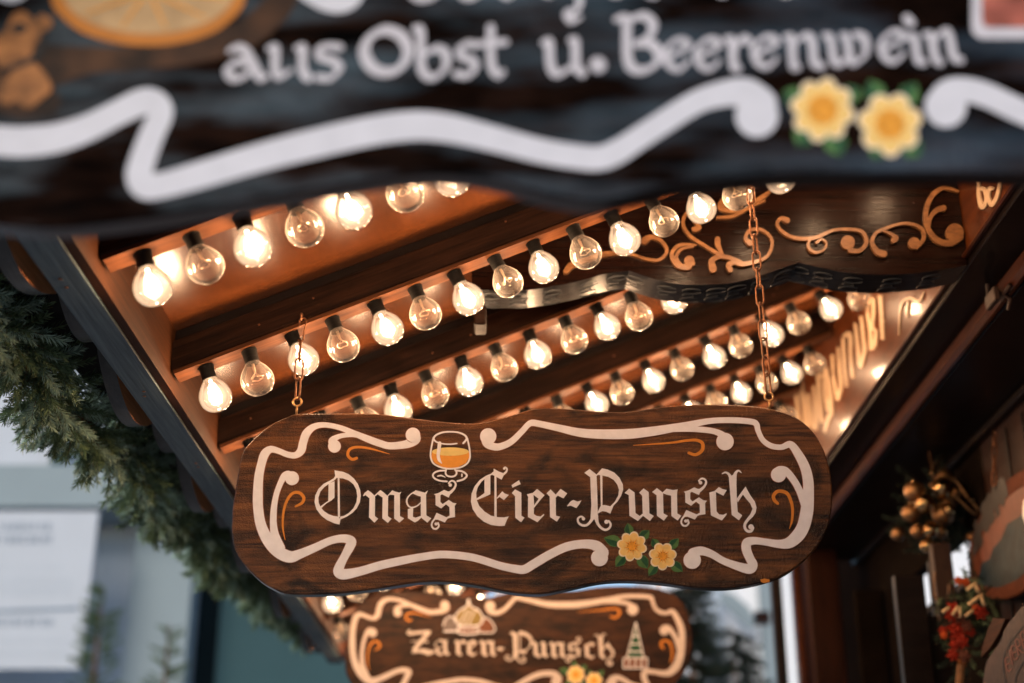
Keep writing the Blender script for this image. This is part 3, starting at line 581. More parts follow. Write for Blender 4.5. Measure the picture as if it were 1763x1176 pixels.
# ------------------------------------------------------------------ main sign frame (photo measure on the plane of the middle sign)
YM = 2.36
OUT = [(495.5, 717), (512, 712), (560, 711.5), (650, 712), (720, 721), (790, 728), (830, 727), (880, 715), (920, 703.5), (975, 703), (1040, 708.5), (1085, 708), (1140, 700), (1200, 696), (1270, 697), (1330, 704), (1375, 721), (1405, 750), (1424, 790), (1433, 840), (1430, 890), (1415, 930), (1385, 965), (1345, 992), (1290, 1008), (1240, 1013), (1190, 1011), (1140, 1004), (1080, 1000), (1030, 1003), (975, 1015), (930, 1023), (880, 1020), (820, 1008), (770, 1002), (720, 1003), (640, 1015), (580, 1022), (500, 1023), (468, 1012), (446, 998), (424, 976), (409, 955), (399, 926), (400, 875), (404.5, 848), (410, 814), (417, 780), (431, 761), (455, 739), (475, 726)]
FR = [ # (points, widths)
 ([(712, 751), (713, 757), (700, 765), (672, 768), (655, 764), (637, 757.5), (611, 747), (586, 737), (560, 732), (541, 735), (528, 746), (522, 762), (518.5, 776), (509, 784), (495.5, 783), (479, 776.5), (466, 774), (456, 782), (450, 800), (445.5, 823), (444, 856), (445, 880), (450, 906), (462, 931), (479, 950), (499, 959), (517, 954), (543, 943), (570, 931), (592, 927.5), (605, 932), (602, 942), (593, 959), (585, 975), (583, 985), (593, 989), (620, 984), (654, 974), (690, 966), (724.5, 959.5), (763, 955), (813, 960), (860, 974), (888, 980), (903, 980.5), (918, 972), (945, 956), (975, 942), (1004, 937), (1026, 940), (1036, 952)],
  [24, 20, 14, 12, 12, 12, 10, 9, 9, 11, 14, 14, 14, 11, 10, 10, 12, 15, 14.5, 15.5, 17, 17, 18, 20, 21, 20, 16, 14, 13, 14, 16, 16, 14, 16, 18, 18, 15, 14.5, 14, 13, 13, 13, 13, 14, 15, 15, 15, 15, 15, 18, 24]),
 ([(576, 768), (572, 760), (581, 753), (596, 749.5), (615, 750), (640, 758)], [14, 13, 9, 8, 8, 9]),
 ([(500, 824), (497, 818), (490, 820), (484, 830), (477, 848), (473, 866), (471, 885), (471, 905), (474, 924), (482, 944)], [16, 14, 12, 10, 9.5, 10, 11, 12, 15, 18]),
 ([(838, 752), (838, 763), (848, 769), (861, 769.5), (880, 761), (898, 744), (909, 732), (917, 728.5), (932, 731), (960, 737), (1007, 746.5), (1071, 748), (1120, 743.5), (1175, 734.5), (1221, 725.5), (1261, 724), (1293, 726.5), (1302, 731), (1305, 742), (1313, 758), (1327, 768), (1345, 770.5), (1361, 766), (1375, 784), (1386, 806), (1391, 828), (1391.5, 850), (1389, 880), (1383, 906), (1373, 923), (1358, 935), (1340, 937), (1317, 933.5), (1298, 931.5), (1286, 935), (1285, 947), (1291, 962), (1296, 973), (1290, 980), (1269, 975), (1245, 966), (1225, 954.5), (1207, 949), (1193, 953)],
  [20, 15, 13, 12, 11, 10, 10, 11, 11, 12, 15, 17, 16, 13, 10, 10, 10, 10, 9, 9, 9.5, 9.5, 12, 15, 17, 18, 19, 22, 22, 22, 19, 14, 12, 13, 16, 16, 15, 16, 17, 14, 12, 13, 15, 18]),
 ([(1120, 743), (1150, 740.5), (1184, 739.5), (1210, 740.5), (1232, 744), (1246, 752), (1250, 762)], [10, 9, 9, 10, 10, 13, 20]),
 ([(1338, 817), (1342, 810), (1353, 812), (1366, 827), (1376, 845), (1384, 866), (1388, 880)], [20, 14, 13, 12, 12, 13, 14])]
BALLS = [(711, 749.5, 12.5), (576, 769, 11), (503, 824, 12), (1032, 961, 14.5), (840.5, 752, 14), (1191.5, 965, 15), (1248, 761, 15), (1340, 818, 13)]
CURLS = [([(614, 789), (606, 791), (599, 784), (602, 774), (615, 770), (637, 772.5), (671, 782)], [5, 5, 5, 5, 4.5, 3.5, 1]),
 ([(509, 872), (520, 866), (523, 857), (516, 849), (505, 849), (497, 857), (491, 870), (487.5, 887), (487, 909), (491, 930)], [3.5, 5, 5.5, 5.5, 5, 5, 4.5, 4, 3, 1]),
 ([(1186, 780), (1198, 783), (1209, 775), (1209, 763), (1198, 758), (1180, 759), (1150, 763), (1090, 767)], [5, 5.5, 6, 6, 5, 4.5, 3.5, 1]),
 ([(1339, 867), (1333, 861), (1332, 853), (1340, 846), (1354, 849), (1361, 861), (1364.5, 877), (1363.5, 896), (1359, 911)], [5, 6, 6, 6, 6, 5.5, 5, 4, 1])]
def flower(mp, n, base, cx, cy, r, k, rot, parent, leaves):
    fl = bpy.data.objects.new('painted_flower', None); COL.objects.link(fl); fl.parent = parent
    for (a, l, w) in leaves:
        Ld = Paint(mp, n, base, .0007); Ll = Paint(mp, n, base, .0005)
        ax, ay = math.cos(a), math.sin(a); px_, py_ = -ay, ax; b0 = r*.75
        Ll.poly([(cx+ax*(b0+l*t)+px_*w*s, cy+ay*(b0+l*t)+py_*w*s) for t, s in ((0, .5), (.25, .95), (.5, 1), (.75, .62), (1, 0), (.75, -.62), (.5, -1), (.25, -.95), (0, -.5))])
        Ld.poly([(cx+ax*(b0+l*t)+px_*w*s, cy+ay*(b0+l*t)+py_*w*s) for t, s in ((0, .05), (.5, .08), (.96, 0), (.75, -.5), (.5, -.82), (.25, -.8), (0, -.4))])
        Ll.build('painted_leaf', 'leaf_light', fl); Ld.build('leaf_shade', 'leaf_dark', fl)
    def blob(P, R, rr, f=1):
        P.poly([(cx+R*(.80+.24*abs(math.cos(k*t/2))**.75)*math.cos(t+rot)*f, cy+R*(.80+.24*abs(math.cos(k*t/2))**.75)*math.sin(t+rot)*f) for t in np.linspace(0, 2*PI, 141)[:-1]])
    A = Paint(mp, n, base, .0009); blob(A, r*.9, r); A.build('petal_rim', 'petal_edge', fl)
    B = Paint(mp, n, base, .0011); blob(B, r*.80, r); B.build('petals', 'petal', fl)
    C = Paint(mp, n, base, .0013)
    C.disc(cx, cy, r*(.27 if r < 40 else .42))
    for j in range(k):
        t = rot+2*PI*(j+.5)/k; C.stroke([(cx+r*.2*math.cos(t), cy+r*.2*math.sin(t)), (cx+r*.55*math.cos(t), cy+r*.55*math.sin(t))], [r*.13, .2], 3, caps=False)
        t += PI/k; C.stroke([(cx+r*.2*math.cos(t), cy+r*.2*math.sin(t)), (cx+r*.42*math.cos(t), cy+r*.42*math.sin(t))], [r*.10, .2], 3, caps=False)
    C.build('flower_centre', 'petal_mid', fl)
    D = Paint(mp, n, base, .0015)
    for j in range(10): t = 2*PI*j/10; D.disc(cx+r*.27*math.cos(t), cy+r*.27*math.sin(t), r*.03, n=8)
    D.build('stamens', 'outline', fl)
def eye(parent, p, m='brass'):
    bm = bmesh.new(); c = Vector(p)+Vector((0, 0, .012))
    tube(bm, [c+Vector((.0075*math.cos(t), 0, .0075*math.sin(t))) for t in np.linspace(0, 2*PI, 25)[:-1]], .0019, 8, True)
    tube(bm, [c+Vector((0, 0, -.0075)), c+Vector((0, 0, -.022))], .0018, 8)
    obj('eye_hook', bm, m, parent, True)
def sign_plane_pieces(root, mp, base, woodm, framem='white', ofs=(0, 1)):
    n = (0, -1, 0)
    slab('board', catmull([(a*ofs[1]+ofs[0], b) for a, b in OUT], 4, True), mp, n, base, .022, woodm, root, .0025, 'sign_edge')
    ol = Paint(mp, n, base, .0001)
    for pts, ws in FR: ol.stroke(pts, [w+1.6 for w in ws], 8)
    for b in BALLS: ol.disc(b[0], b[1], b[2]+.8)
    ol.build('frame_outline', 'outline', root)
    P = Paint(mp, n, base, .0010)
    for pts, ws in FR: P.stroke(pts, ws, 8)
    for b in BALLS: P.disc(*b)
    P.build('painted_frame', framem, root)
    for pts, ws in CURLS:
        Q = Paint(mp, n, base, .0006); Q.stroke(pts, ws, 8); Q.build('ochre_curl', 'orange', root)
    flower(mp, n, base, 1088, 941, 28, 8, .2, root, [(-1.75, 20, 8), (-.75, 20, 8.5), (-2.85, 30, 10), (2.25, 24, 9), (.95, 26, 10)])
    flower(mp, n, base, 1141, 958, 26, 7, -.2, root, [(-2.1, 16, 7.5), (-.85, 22, 8), (2.2, 22, 8), (.65, 24, 9)])
mpM = lambda a, b: PY(a, b, YM)
base = PY(918, 705, YM)
sign = thing('hanging_sign', 'long brown wooden sign reading Omas Eier-Punsch with a painted glass of punch', 'sign', base, 'hanging punch signs')
sign_plane_pieces(sign, mpM, base, 'sign')
def txt(word, f):
    for i, ch in enumerate(word): pass
def letter(root, ops, f, base, mp):
    O = Paint(mp, (0, -1, 0), base, .0005); draw(O, ops, f); O.build('letter', 'letter', root)
def gf(t): return lambda x, y: (t[0]+x/8.815, t[1]+y/8.815)
for ch in 'Omas': letter(sign, GL[ch][2], gf(GL[ch]), base, mpM)
for ch in 'Eier':
    letter(sign, GL[ch][2], gf(GL[ch]), base, mpM) if ch != 'e' else letter(sign, GL['e'][2], gf(GL['e']), base, mpM)
for ch in '-Pun': letter(sign, GL[ch][2], gf(GL[ch]), base, mpM)
letter(sign, SG, lambda x, y: (1110+((x-680)*1.035+590)/8.815, 790+((y-472)*.985+435)/8.815), base, mpM)
for ch in 'ch': letter(sign, GL[ch][2], gf(GL[ch]), base, mpM)
# glass of punch
gq = lambda L: [(700+a/11.02, 730+b/11.02) for a, b in L]
gl_ = bpy.data.objects.new('painted_glass', None); COL.objects.link(gl_); gl_.parent = sign
A = Paint(mpM, (0, -1, 0), base, .0005); A.poly(gq([(482, 530), (600, 580), (830, 610), (1060, 580), (1185, 520), (1195, 640), (1120, 750), (980, 820), (820, 845), (650, 810), (530, 740), (470, 640)])); A.build('punch', 'punch', gl_)
A = Paint(mpM, (0, -1, 0), base, .0008); A.disc(700+832/11.02, 730+527/11.02, 350/11.02, 80/11.02); A.build('punch_surface', 'punch_top', gl_)
A = Paint(mpM, (0, -1, 0), base, .0011); k = 1/11.02
A.stroke(gq([(955, 375), (820, 388), (680, 378), (560, 340), (515, 280), (560, 215), (680, 165), (830, 152), (980, 165), (1100, 215), (1140, 285), (1075, 370)]), [25*k, 28*k, 26*k, 30*k, 36*k, 36*k, 34*k, 30*k, 32*k, 36*k, 40*k, 36*k], 8)
A.stroke(gq([(508, 270), (480, 400), (458, 540), (462, 650), (510, 750), (620, 815), (760, 850), (900, 850), (1040, 820), (1150, 750), (1200, 650), (1200, 530), (1180, 400), (1152, 280)]), 32*k, 8)
A.stroke(gq([(628, 370), (612, 500), (602, 600), (620, 690), (672, 755)]), [68*k, 66*k, 62*k, 56*k, 10*k], 8)
A.stroke(gq([(755, 860), (740, 930), (770, 985), (850, 1005), (920, 985), (950, 930), (915, 860)]), 34*k, 7)
A.stroke(gq([(740, 888), (620, 895), (530, 930), (500, 990), (550, 1050), (650, 1085), (765, 1095)]), 34*k, 7)
A.stroke(gq([(930, 888), (1040, 900), (1120, 945), (1140, 995), (1080, 1055), (965, 1090)]), 36*k, 7)
A.stroke(gq([(590, 995), (660, 985), (740, 1020)]), [24*k, 30*k, 10*k], 4); A.stroke(gq([(1050, 960), (1050, 1000)]), 28*k, 3)
A.build('glass_outline', 'white', gl_)
P = Paint(mpM, (0, -1, 0), base, .0003); P.poly([(1309, 998), (1316, 996), (1325, 998), (1325, 1002), (1315, 1004), (1310, 1002)]); P.build('paint_chip', 'orange', sign)
eyeL = PY(511, 706, YM+.011); eyeR = PY(1325, 697, YM+.011)
for e in (eyeL, eyeR): eye(sign, e-base+Vector((0, 0, .003)))
# ------------------------------------------------------------------ chains
def link_mesh(m='rust', L=.039, Wd=.0145, r=.0018):
    bm = bmesh.new(); pts = []; h = L/2-Wd/2
    for t in np.linspace(0, PI, 9): pts.append((Wd/2*math.cos(t), 0, h+Wd/2*math.sin(t)))
    for t in np.linspace(PI, 2*PI, 9): pts.append((Wd/2*math.cos(t), 0, -h+Wd/2*math.sin(t)))
    tube(bm, pts, r, 8, True); o = obj('link', bm, m, None, True); me = o.data; bpy.data.objects.remove(o); return me
LINK = link_mesh()
def chain(label, a, b, flip=0, L=.039):
    a, b = Vector(a), Vector(b); c = thing('chain', label, 'chain', b, 'chains holding the signs')
    dv = (b-a); n = max(1, round(dv.length/(L-.0048))); q = dv.normalized().to_track_quat('Z', 'Y').to_matrix()
    for i in range(n):
        o = bpy.data.objects.new('link', LINK); COL.objects.link(o); o.parent = c
        p = a+dv*((i+.5)/n)-b; o.location = p
        o.rotation_euler = (q @ Matrix.Rotation((PI/2 if (i+flip) % 2 else 0)+random.uniform(-.25, .25), 3, 'Z')).to_euler()
        s = dv.length/n/(L-.0048); o.scale = (1, 1, s)
    return c
# left chain up to a screw hook in the second rafter
tl = PY(519, 548, YM+.02); c1 = chain('short rusty chain with S hook over the left end of the Omas Eier-Punsch sign', eyeL+Vector((0, 0, .022)), PY(517, 588, YM+.014), 1)
hk = bpy.data.objects.new('s_hook', None)
bm = bmesh.new(); p0 = PY(517, 586, YM+.014); p1 = PY(519, 552, YM+.014); bb = c1.location
hp = [p0+Vector((-.004, 0, .001)), p0+Vector((0, 0, -.004)), p0+Vector((.005, 0, .002)), p0.lerp(p1, .5)+Vector((.006, 0, 0)), p1+Vector((.009, 0, -.004)), p1+Vector((.006, 0, .004)), p1+Vector((0, 0, .005)), p1+Vector((-.004, 0, -.002)), p1+Vector((-.002, 0, -.012))]
tube(bm, [Vector(q)-bb for q in catmull([tuple(h) for h in hp], 5)], .0016, 8); obj('s_hook', bm, 'rust', c1, True)
bm = bmesh.new(); c = PY(519, 545, YM+.014)-bb
tube(bm, [c+Vector((0, .006*math.cos(t), .006*math.sin(t))) for t in np.linspace(0, 2*PI, 19)[:-1]], .0016, 8, True)
tube(bm, [c+Vector((0, .004, .004)), c+Vector((0, .014, .010)), c+Vector((0, .022, .010))], .0016, 8); obj('screw_eye', bm, 'rust', c1, True)
top = PY(1325, 697, YM+.011); topR = Vector((top.x-.008, YM+.018, ZR(top.x)+.03))
chain('long rusty chain over the right end of the Omas Eier-Punsch sign', eyeR+Vector((0, 0, .022)), topR)
# ------------------------------------------------------------------ far sign
YZ = 4.10
src = PY(594, 920, YM); dst = PY(697, 1149, YZ); off = dst-src
mpZ = lambda a, b: PY(a, b, YM)+off
bz = PY(918, 705, YM)+off
sz = thing('hanging_sign', 'blurred brown wooden sign below reading Zaren-Punsch with an onion dome and a tower', 'sign', bz, 'hanging punch signs')
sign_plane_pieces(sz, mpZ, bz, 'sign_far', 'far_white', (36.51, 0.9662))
inv = lambda x: 445+(x-617)/.592
lay = [('Z', 710), ('a', 757), ('r', 790), ('e', 811), ('n', 832), ('-', 861), ('P', 884), ('u', 921), ('n', 951), ('s', 983), ('c', 1012), ('h', 1035)]
for ch, x in lay:
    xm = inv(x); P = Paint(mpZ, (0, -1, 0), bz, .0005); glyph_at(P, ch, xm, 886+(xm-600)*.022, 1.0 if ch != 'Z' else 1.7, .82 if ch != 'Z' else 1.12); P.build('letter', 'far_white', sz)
pic = bpy.data.objects.new('painted_church', None); COL.objects.link(pic); pic.parent = sz
zq = lambda L: [(inv(560+a/2.671), 727+((996+b/2.671)-1026)/.64) for a, b in L]
A = Paint(mpZ, (0, -1, 0), bz, .0005); A.poly(zq([(620, 180), (640, 145), (670, 125), (680, 95), (690, 125), (725, 145), (742, 180), (725, 208), (640, 208)])); A.build('onion_dome', 'gold_dome', pic)
A = Paint(mpZ, (0, -1, 0), bz, .0005); A.poly(zq([(565, 215), (572, 190), (600, 172), (628, 190), (635, 215), (628, 240), (575, 240)])); A.build('small_dome', 'dome_grey', pic)
A = Paint(mpZ, (0, -1, 0), bz, .0005); A.poly(zq([(722, 212), (735, 192), (760, 178), (782, 195), (792, 220), (780, 245), (722, 245)])); A.build('small_dome', 'brick', pic)
A = Paint(mpZ, (0, -1, 0), bz, .0009); A.poly(zq([(638, 218), (715, 218), (715, 248), (638, 248)])); A.build('church_wall', 'brick', pic)
A = Paint(mpZ, (0, -1, 0), bz, .0012)
A.stroke(zq([(640, 212), (616, 182), (640, 143), (672, 122), (680, 90), (690, 122), (726, 143), (745, 182), (722, 212), (640, 212)]), 3.5, 5)
for q in (650, 670, 692): A.stroke(zq([(q-10, 205), (q+5, 170), (q+22, 140)]), 2.5, 4)
A.stroke(zq([(636, 216), (718, 216), (718, 250), (636, 250), (636, 216)]), 4, 2); A.stroke(zq([(638, 232), (716, 232)]), 3, 2)
A.stroke(zq([(565, 215), (575, 185), (600, 170), (630, 190)]), 3, 5); A.stroke(zq([(568, 240), (632, 240)]), 4, 3); A.stroke(zq([(722, 245), (790, 245), (796, 215), (762, 176), (735, 192)]), 3, 4)
A.build('church_outline', 'letter', pic)
tw = bpy.data.objects.new('painted_tower', None); COL.objects.link(tw); tw.parent = sz
A = Paint(mpZ, (0, -1, 0), bz, .0005); A.poly(zq([(1438, 205), (1470, 325), (1475, 365), (1402, 365), (1410, 325)])); A.build('tower_roof', 'leaf_dark', tw)
A = Paint(mpZ, (0, -1, 0), bz, .0005); A.poly(zq([(1388, 367), (1492, 367), (1492, 412), (1388, 412)])); A.build('tower_base', 'brick', tw)
A = Paint(mpZ, (0, -1, 0), bz, .0009)
for L in ([(1438, 198), (1410, 325), (1400, 365)], [(1438, 198), (1468, 325), (1478, 365)], [(1386, 366), (1494, 366)], [(1386, 414), (1494, 414)], [(1386, 366), (1386, 414)], [(1494, 366), (1494, 414)], [(1412, 366), (1412, 414)], [(1440, 366), (1440, 414)], [(1468, 366), (1468, 414)], [(1425, 262), (1452, 262)], [(1416, 300), (1462, 300)], [(1408, 336), (1470, 336)]): A.stroke(zq(L), 3.2, 2, caps=False)
A.build('tower_outline', 'letter', tw)
eZ = [PY(1140, 1016, YZ+.011)]
for xx in (511, 1322):
    q = mpZ(xx, 706 if xx < 900 else 698); q.y += .011
    eye(sz, q-bz+Vector((0, 0, .003)))
    chain('rusty chain over the %s end of the Zaren-Punsch sign' % ('left' if xx < 900 else 'right'), q+Vector((0, 0, .024)), (q.x, YZ+.03, ZR(q.x)+.02))
# ------------------------------------------------------------------ near sign
YN = 1.15
mpN = lambda a, b: PY(a, b, YN); bn = PY(880, 300, YN)
sg = thing('hanging_sign', 'large dark out of focus sign overhead reading aus Obst u. Beerenwein', 'sign', bn, 'hanging punch signs')
bot = [(-190, 330), (-100, 372), (0, 386), (60, 392), (120, 390), (180, 384), (260, 374), (340, 361), (442, 344), (520, 330), (600, 316), (680, 304), (750, 299), (818, 304), (870, 315), (920, 330), (970, 341), (1010, 347), (1050, 345), (1100, 335), (1163, 321), (1265, 309), (1333, 303), (1500, 300), (1650, 299), (1763, 302), (1850, 312), (1930, 300), (2000, 250), (2040, 150), (2040, -200), (1990, -330), (1880, -400), (1500, -430), (1200, -410), (900, -440), (600, -410), (200, -430), (-60, -400), (-190, -320), (-240, -180), (-250, 100), (-230, 250)]
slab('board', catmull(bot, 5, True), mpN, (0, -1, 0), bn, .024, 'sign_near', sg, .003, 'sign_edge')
P = Paint(mpN, (0, -1, 0), bn, .0005)
P.stroke([(-230, 60), (-180, 180), (-90, 232), (0, 243), (51, 244), (102, 237), (153, 220), (205, 194), (245, 176), (268, 178), (277, 196), (262, 232), (246, 275), (240, 305), (252, 321), (285, 318), (340, 303), (442, 273), (540, 248), (640, 226), (716, 217), (780, 223), (852, 240), (930, 260), (988, 270), (1030, 273), (1062, 262), (1100, 238), (1150, 206), (1200, 176), (1245, 162), (1283, 161), (1308, 180)], [40, 46, 50, 52, 52, 50, 46, 44, 46, 44, 42, 42, 44, 46, 46, 44, 46, 48, 50, 50, 50, 48, 44, 42, 42, 42, 42, 40, 40, 40, 44, 52, 60], 9)
P.disc(1303, 200, 37)
P.stroke([(1630, 190), (1624, 166), (1648, 155), (1694, 163), (1763, 194), (1850, 225), (1930, 190), (1970, 60)], [50, 44, 42, 42, 42, 44, 42, 40], 8); P.disc(1628, 184, 36)
P.stroke([(480, -60), (520, -22), (565, 2), (600, 0), (625, -30)], [30, 34, 38, 36, 26], 8); P.stroke([(-20, -25), (20, -6), (60, -22)], [22, 24, 10], 5)
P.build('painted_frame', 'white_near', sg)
def nl(strokes, w=15):
    P = Paint(mpN, (0, -1, 0), bn, .0005)
    for s in strokes:                                   # a broad nib held at forty degrees
        q = catmull(s, 6) if len(s) > 2 or w < 20 else s; o_ = []
        for i, (a, b) in enumerate(q):
            a0, b0 = q[max(i-1, 0)]; a1, b1 = q[min(i+1, len(q)-1)]; th = math.atan2(-(b1-b0), a1-a0)
            o_.append(w*(.55+.55*abs(math.sin(th-math.radians(38)))) if w < 20 else w)
        P.stroke(q, o_, 1)
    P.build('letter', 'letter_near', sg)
nl([[(396, 88), (410, 82), (424, 90), (438, 115), (448, 134), (458, 132)], [(426, 108), (405, 108), (392, 122), (404, 136), (426, 128), (436, 114)]])
nl([[(464, 84), (474, 84), (474, 120), (482, 132), (500, 122)], [(512, 84), (521, 84), (521, 120), (530, 134)]])
nl([[(585, 82), (566, 80), (550, 84), (552, 98), (574, 106), (584, 118), (570, 134), (548, 134)]], 14)
nl([[(665, 52), (640, 62), (627, 88), (640, 116), (665, 125), (690, 116), (703, 88), (690, 62), (665, 52), (650, 56)]], 19)
nl([[(716, 50), (724, 56), (726, 118), (745, 134), (766, 118), (768, 94), (752, 84), (734, 92)]], 15)
nl([[(818, 78), (804, 76), (792, 84), (796, 98), (812, 104), (818, 116), (806, 130), (786, 128)]], 14)
nl([[(845, 48), (846, 110), (858, 130), (866, 124)], [(828, 76), (870, 73)]], 14)
nl([[(936, 74), (945, 74), (948, 112), (960, 128), (984, 116)], [(984, 70), (990, 74), (992, 114), (1002, 126)]], 15)
nl([[(1029, 112), (1030, 112.5)]], 28)
nl([[(1062, 34), (1078, 36), (1081, 104), (1100, 122), (1128, 112), (1134, 92), (1120, 76), (1096, 76)], [(1086, 34), (1108, 28), (1124, 42), (1118, 62), (1100, 74)]], 16)
for dx, dy in ((0, 0), (53, -1), (152, -5), (371, -14)):
    nl([[(1184+dx, 106+dy), (1170+dx, 120+dy), (1152+dx, 112+dy), (1146+dx, 90+dy), (1160+dx, 72+dy), (1176+dx, 70+dy), (1184+dx, 82+dy), (1150+dx, 98+dy)]], 12)
nl([[(1252, 68), (1260, 72), (1263, 112), (1270, 118)], [(1264, 84), (1278, 66), (1288, 72)]], 14)
nl([[(1354, 64), (1362, 68), (1366, 112), (1373, 116)], [(1366, 76), (1386, 62), (1398, 72), (1402, 108), (1414, 114)]], 14)
nl([[(1422, 62), (1430, 68), (1436, 104), (1448, 110), (1460, 98)], [(1452, 62), (1458, 68), (1464, 102), (1474, 108), (1490, 92), (1488, 66), (1474, 60)]], 13)
nl([[(1564, 64), (1574, 66), (1580, 102), (1590, 108)], [(1561, 32), (1568, 40)]], 13)
nl([[(1594, 60), (1603, 64), (1610, 100), (1618, 108)], [(1606, 72), (1624, 54), (1634, 62), (1642, 98), (1654, 104)]], 13)
# feet of the line of writing above, cut by the picture's edge
nl([[(700, -60), (704, -20), (722, -2), (748, -6), (762, -22)]], 14); nl([[(790, -50), (794, -12), (812, -4), (830, -14)]], 14); nl([[(862, -60), (864, -16), (876, -6), (884, -12)]], 14)
nl([[(930, -60), (932, -20), (946, -10)]], 14); nl([[(992, -40), (998, 0), (992, 18), (976, 22), (984, 36), (998, 30)]], 13); nl([[(1048, -60), (1050, -18), (1066, -10), (1082, -20)]], 14)
nl([[(1112, -60), (1114, -16), (1126, -8)]], 14); nl([[(1236, -60), (1238, -16), (1246, -10)]], 13); nl([[(1344, -60), (1346, -16), (1356, -10)]], 13)
flower(mpN, (0, -1, 0), bn, 1416, 190, 60, 8, .2, sg, [(-2.7, 30, 16), (-.5, 30, 16), (2.2, 30, 18), (1.2, 40, 20)])
flower(mpN, (0, -1, 0), bn, 1532, 215, 60, 7, -.25, sg, [(-2.0, 40, 18), (-1.0, 40, 18), (.8, 30, 18), (2.0, 20, 14)])
sp = bpy.data.objects.new('printed_fruit_and_spice', None); COL.objects.link(sp); sp.parent = sg
P = Paint(mpN, (0, -1, 0), bn, .0004); P.stroke([(60, 120), (140, 105), (240, 100), (330, 85), (420, 60), (470, 20), (500, -20)], [90, 50, 40, 50, 50, 50, 40], 8); P.stroke([(-40, 90), (20, 160), (80, 175)], [90, 80, 50], 6); P.build('printed_spice', 'cinn', sp)
P = Paint(mpN, (0, -1, 0), bn, .0010); P.poly([(255+166*math.cos(t)*(1+.01*math.sin(9*t)), -8+88*math.sin(t)) for t in np.linspace(0, 2*PI, 80)[:-1]]); P.build('orange_rind', 'rind', sp)
P = Paint(mpN, (0, -1, 0), bn, .0015); P.poly([(256+148*math.cos(t), -14+74*math.sin(t)) for t in np.linspace(0, 2*PI, 80)[:-1]]); P.build('orange_flesh', 'slice', sp)
P = Paint(mpN, (0, -1, 0), bn, .0020)
for j in range(11): t = 2*PI*j/11+.2; P.stroke([(256+30*math.cos(t), -14+14*math.sin(t)), (256+135*math.cos(t), -14+66*math.sin(t))], [6, 3], 3)
P.build('slice_segments', 'punch', sp)
for (x, y, r) in ((40, 55, 32), (22, 90, 34), (48, 145, 38), (76, 40, 14), (12, 160, 20)):
    P = Paint(mpN, (0, -1, 0), bn, .0012+r*.00001); P.poly([(x+r*(1+.12*math.sin(3*t+r))*math.cos(t), y+r*(1+.12*math.cos(4*t+r))*math.sin(t)) for t in np.linspace(0, 2*PI, 40)[:-1]]); P.build('walnut', 'nut', sp)
P = Paint(mpN, (0, -1, 0), bn, .0016)
P.disc(34, 50, 14, 9); P.stroke([(76, 60), (70, 92), (40, 112), (10, 120)], [10, 14, 10, 8], 5); P.build('walnut_crease', 'blackpaint', sp)
st = bpy.data.objects.new('sticker', None); COL.objects.link(st); st.parent = sg
P = Paint(mpN, (0, -1, 0), bn, .0008)
rr = lambda x0, y0, x1, y1, r: [(cx+r*math.cos(a), cy+r*math.sin(a)) for cx, cy, a0 in ((x1-r, y1-r, 0), (x0+r, y1-r, PI/2), (x0+r, y0+r, PI), (x1-r, y0+r, 3*PI/2)) for a in np.linspace(a0, a0+PI/2, 7)]
P.poly(rr(1672, -130, 1900, 68, 22)); P.build('sticker_border', 'letter_near', st)
P = Paint(mpN, (0, -1, 0), bn, .0012); P.poly(rr(1690, -112, 1882, 48, 14)); P.build('sticker_picture', 'stickered', st)
for xx in (150, 1620):
    q = PY(xx, -425, YN); q.y += .012; eye(sg, q-bn+Vector((0, 0, .001)))
    chain('rusty chain over the %s end of the dark overhead sign' % ('left' if xx < 900 else 'right'), q+Vector((0, 0, .022)), (q.x, YN+.06, max(q.z+.1, ZR(q.x)+.02)))
# ------------------------------------------------------------------ fir sprigs
def sprig(L=.09, n=60, nl_=.022, w=.0011, droop=0):
    V = []; Fc = []; 
    for i in range(n):
        t = (i+.5)/n; p = np.array([0, 0, L*t]); a = rng.uniform(0, 2*PI); tilt = math.radians(rng.uniform(42, 74)*(1-.4*t))
        dr = np.array([math.sin(tilt)*math.cos(a), math.sin(tilt)*math.sin(a), math.cos(tilt)]); l = nl_*rng.uniform(.7, 1.15)
        sd = np.cross(dr, rng.normal(size=3)); sd /= np.linalg.norm(sd); b = len(V)
        V += [p-sd*w, p+sd*w, p+dr*l*.7+sd*w*.8, p+dr*l, p+dr*l*.7-sd*w*.8]; Fc.append((b, b+1, b+2, b+3, b+4))
    b = len(V); r = .0014
    V += [np.array([r*math.cos(t), r*math.sin(t), 0]) for t in (0, 2.1, 4.2)]+[np.array([0, 0, L])]
    Fc += [(b, b+1, b+3), (b+1, b+2, b+3), (b+2, b, b+3)]
    return np.array(V), Fc
SPR = [sprig(.075, 92, .0185, .0010) for _ in range(5)]
def sprigs_mesh(name, items, m, parent=None):
    """items: (pos, dir, scale)"""
    VV = []; FF = []; o0 = 0; MI = []
    for i, (p, dr, sc) in enumerate(items):
        V, Fc = SPR[i % 5]; z = np.array(dr)/np.linalg.norm(dr); x = np.cross(z, rng.normal(size=3)); x /= np.linalg.norm(x); y = np.cross(z, x)
        VV.append((V*sc) @ np.array([x, y, z]) + np.array(p)); FF += [tuple(k+o0 for k in f) for f in Fc]; o0 += len(V)
        t = 1 if rng.random() < .38 else 0; MI += [t]*(len(Fc)-3)+[2]*3
    me = bpy.data.meshes.new(name); me.from_pydata(np.concatenate(VV).tolist(), [], FF); me.update(); o = obj(name, me, list(m), parent)
    me.polygons.foreach_set('material_index', MI); return o
gar = thing('fir_garland', 'thick green fir garland hanging along the outside of the eave', 'garland', (-.86, 1.6, .9))
gb = np.array(gar.location)
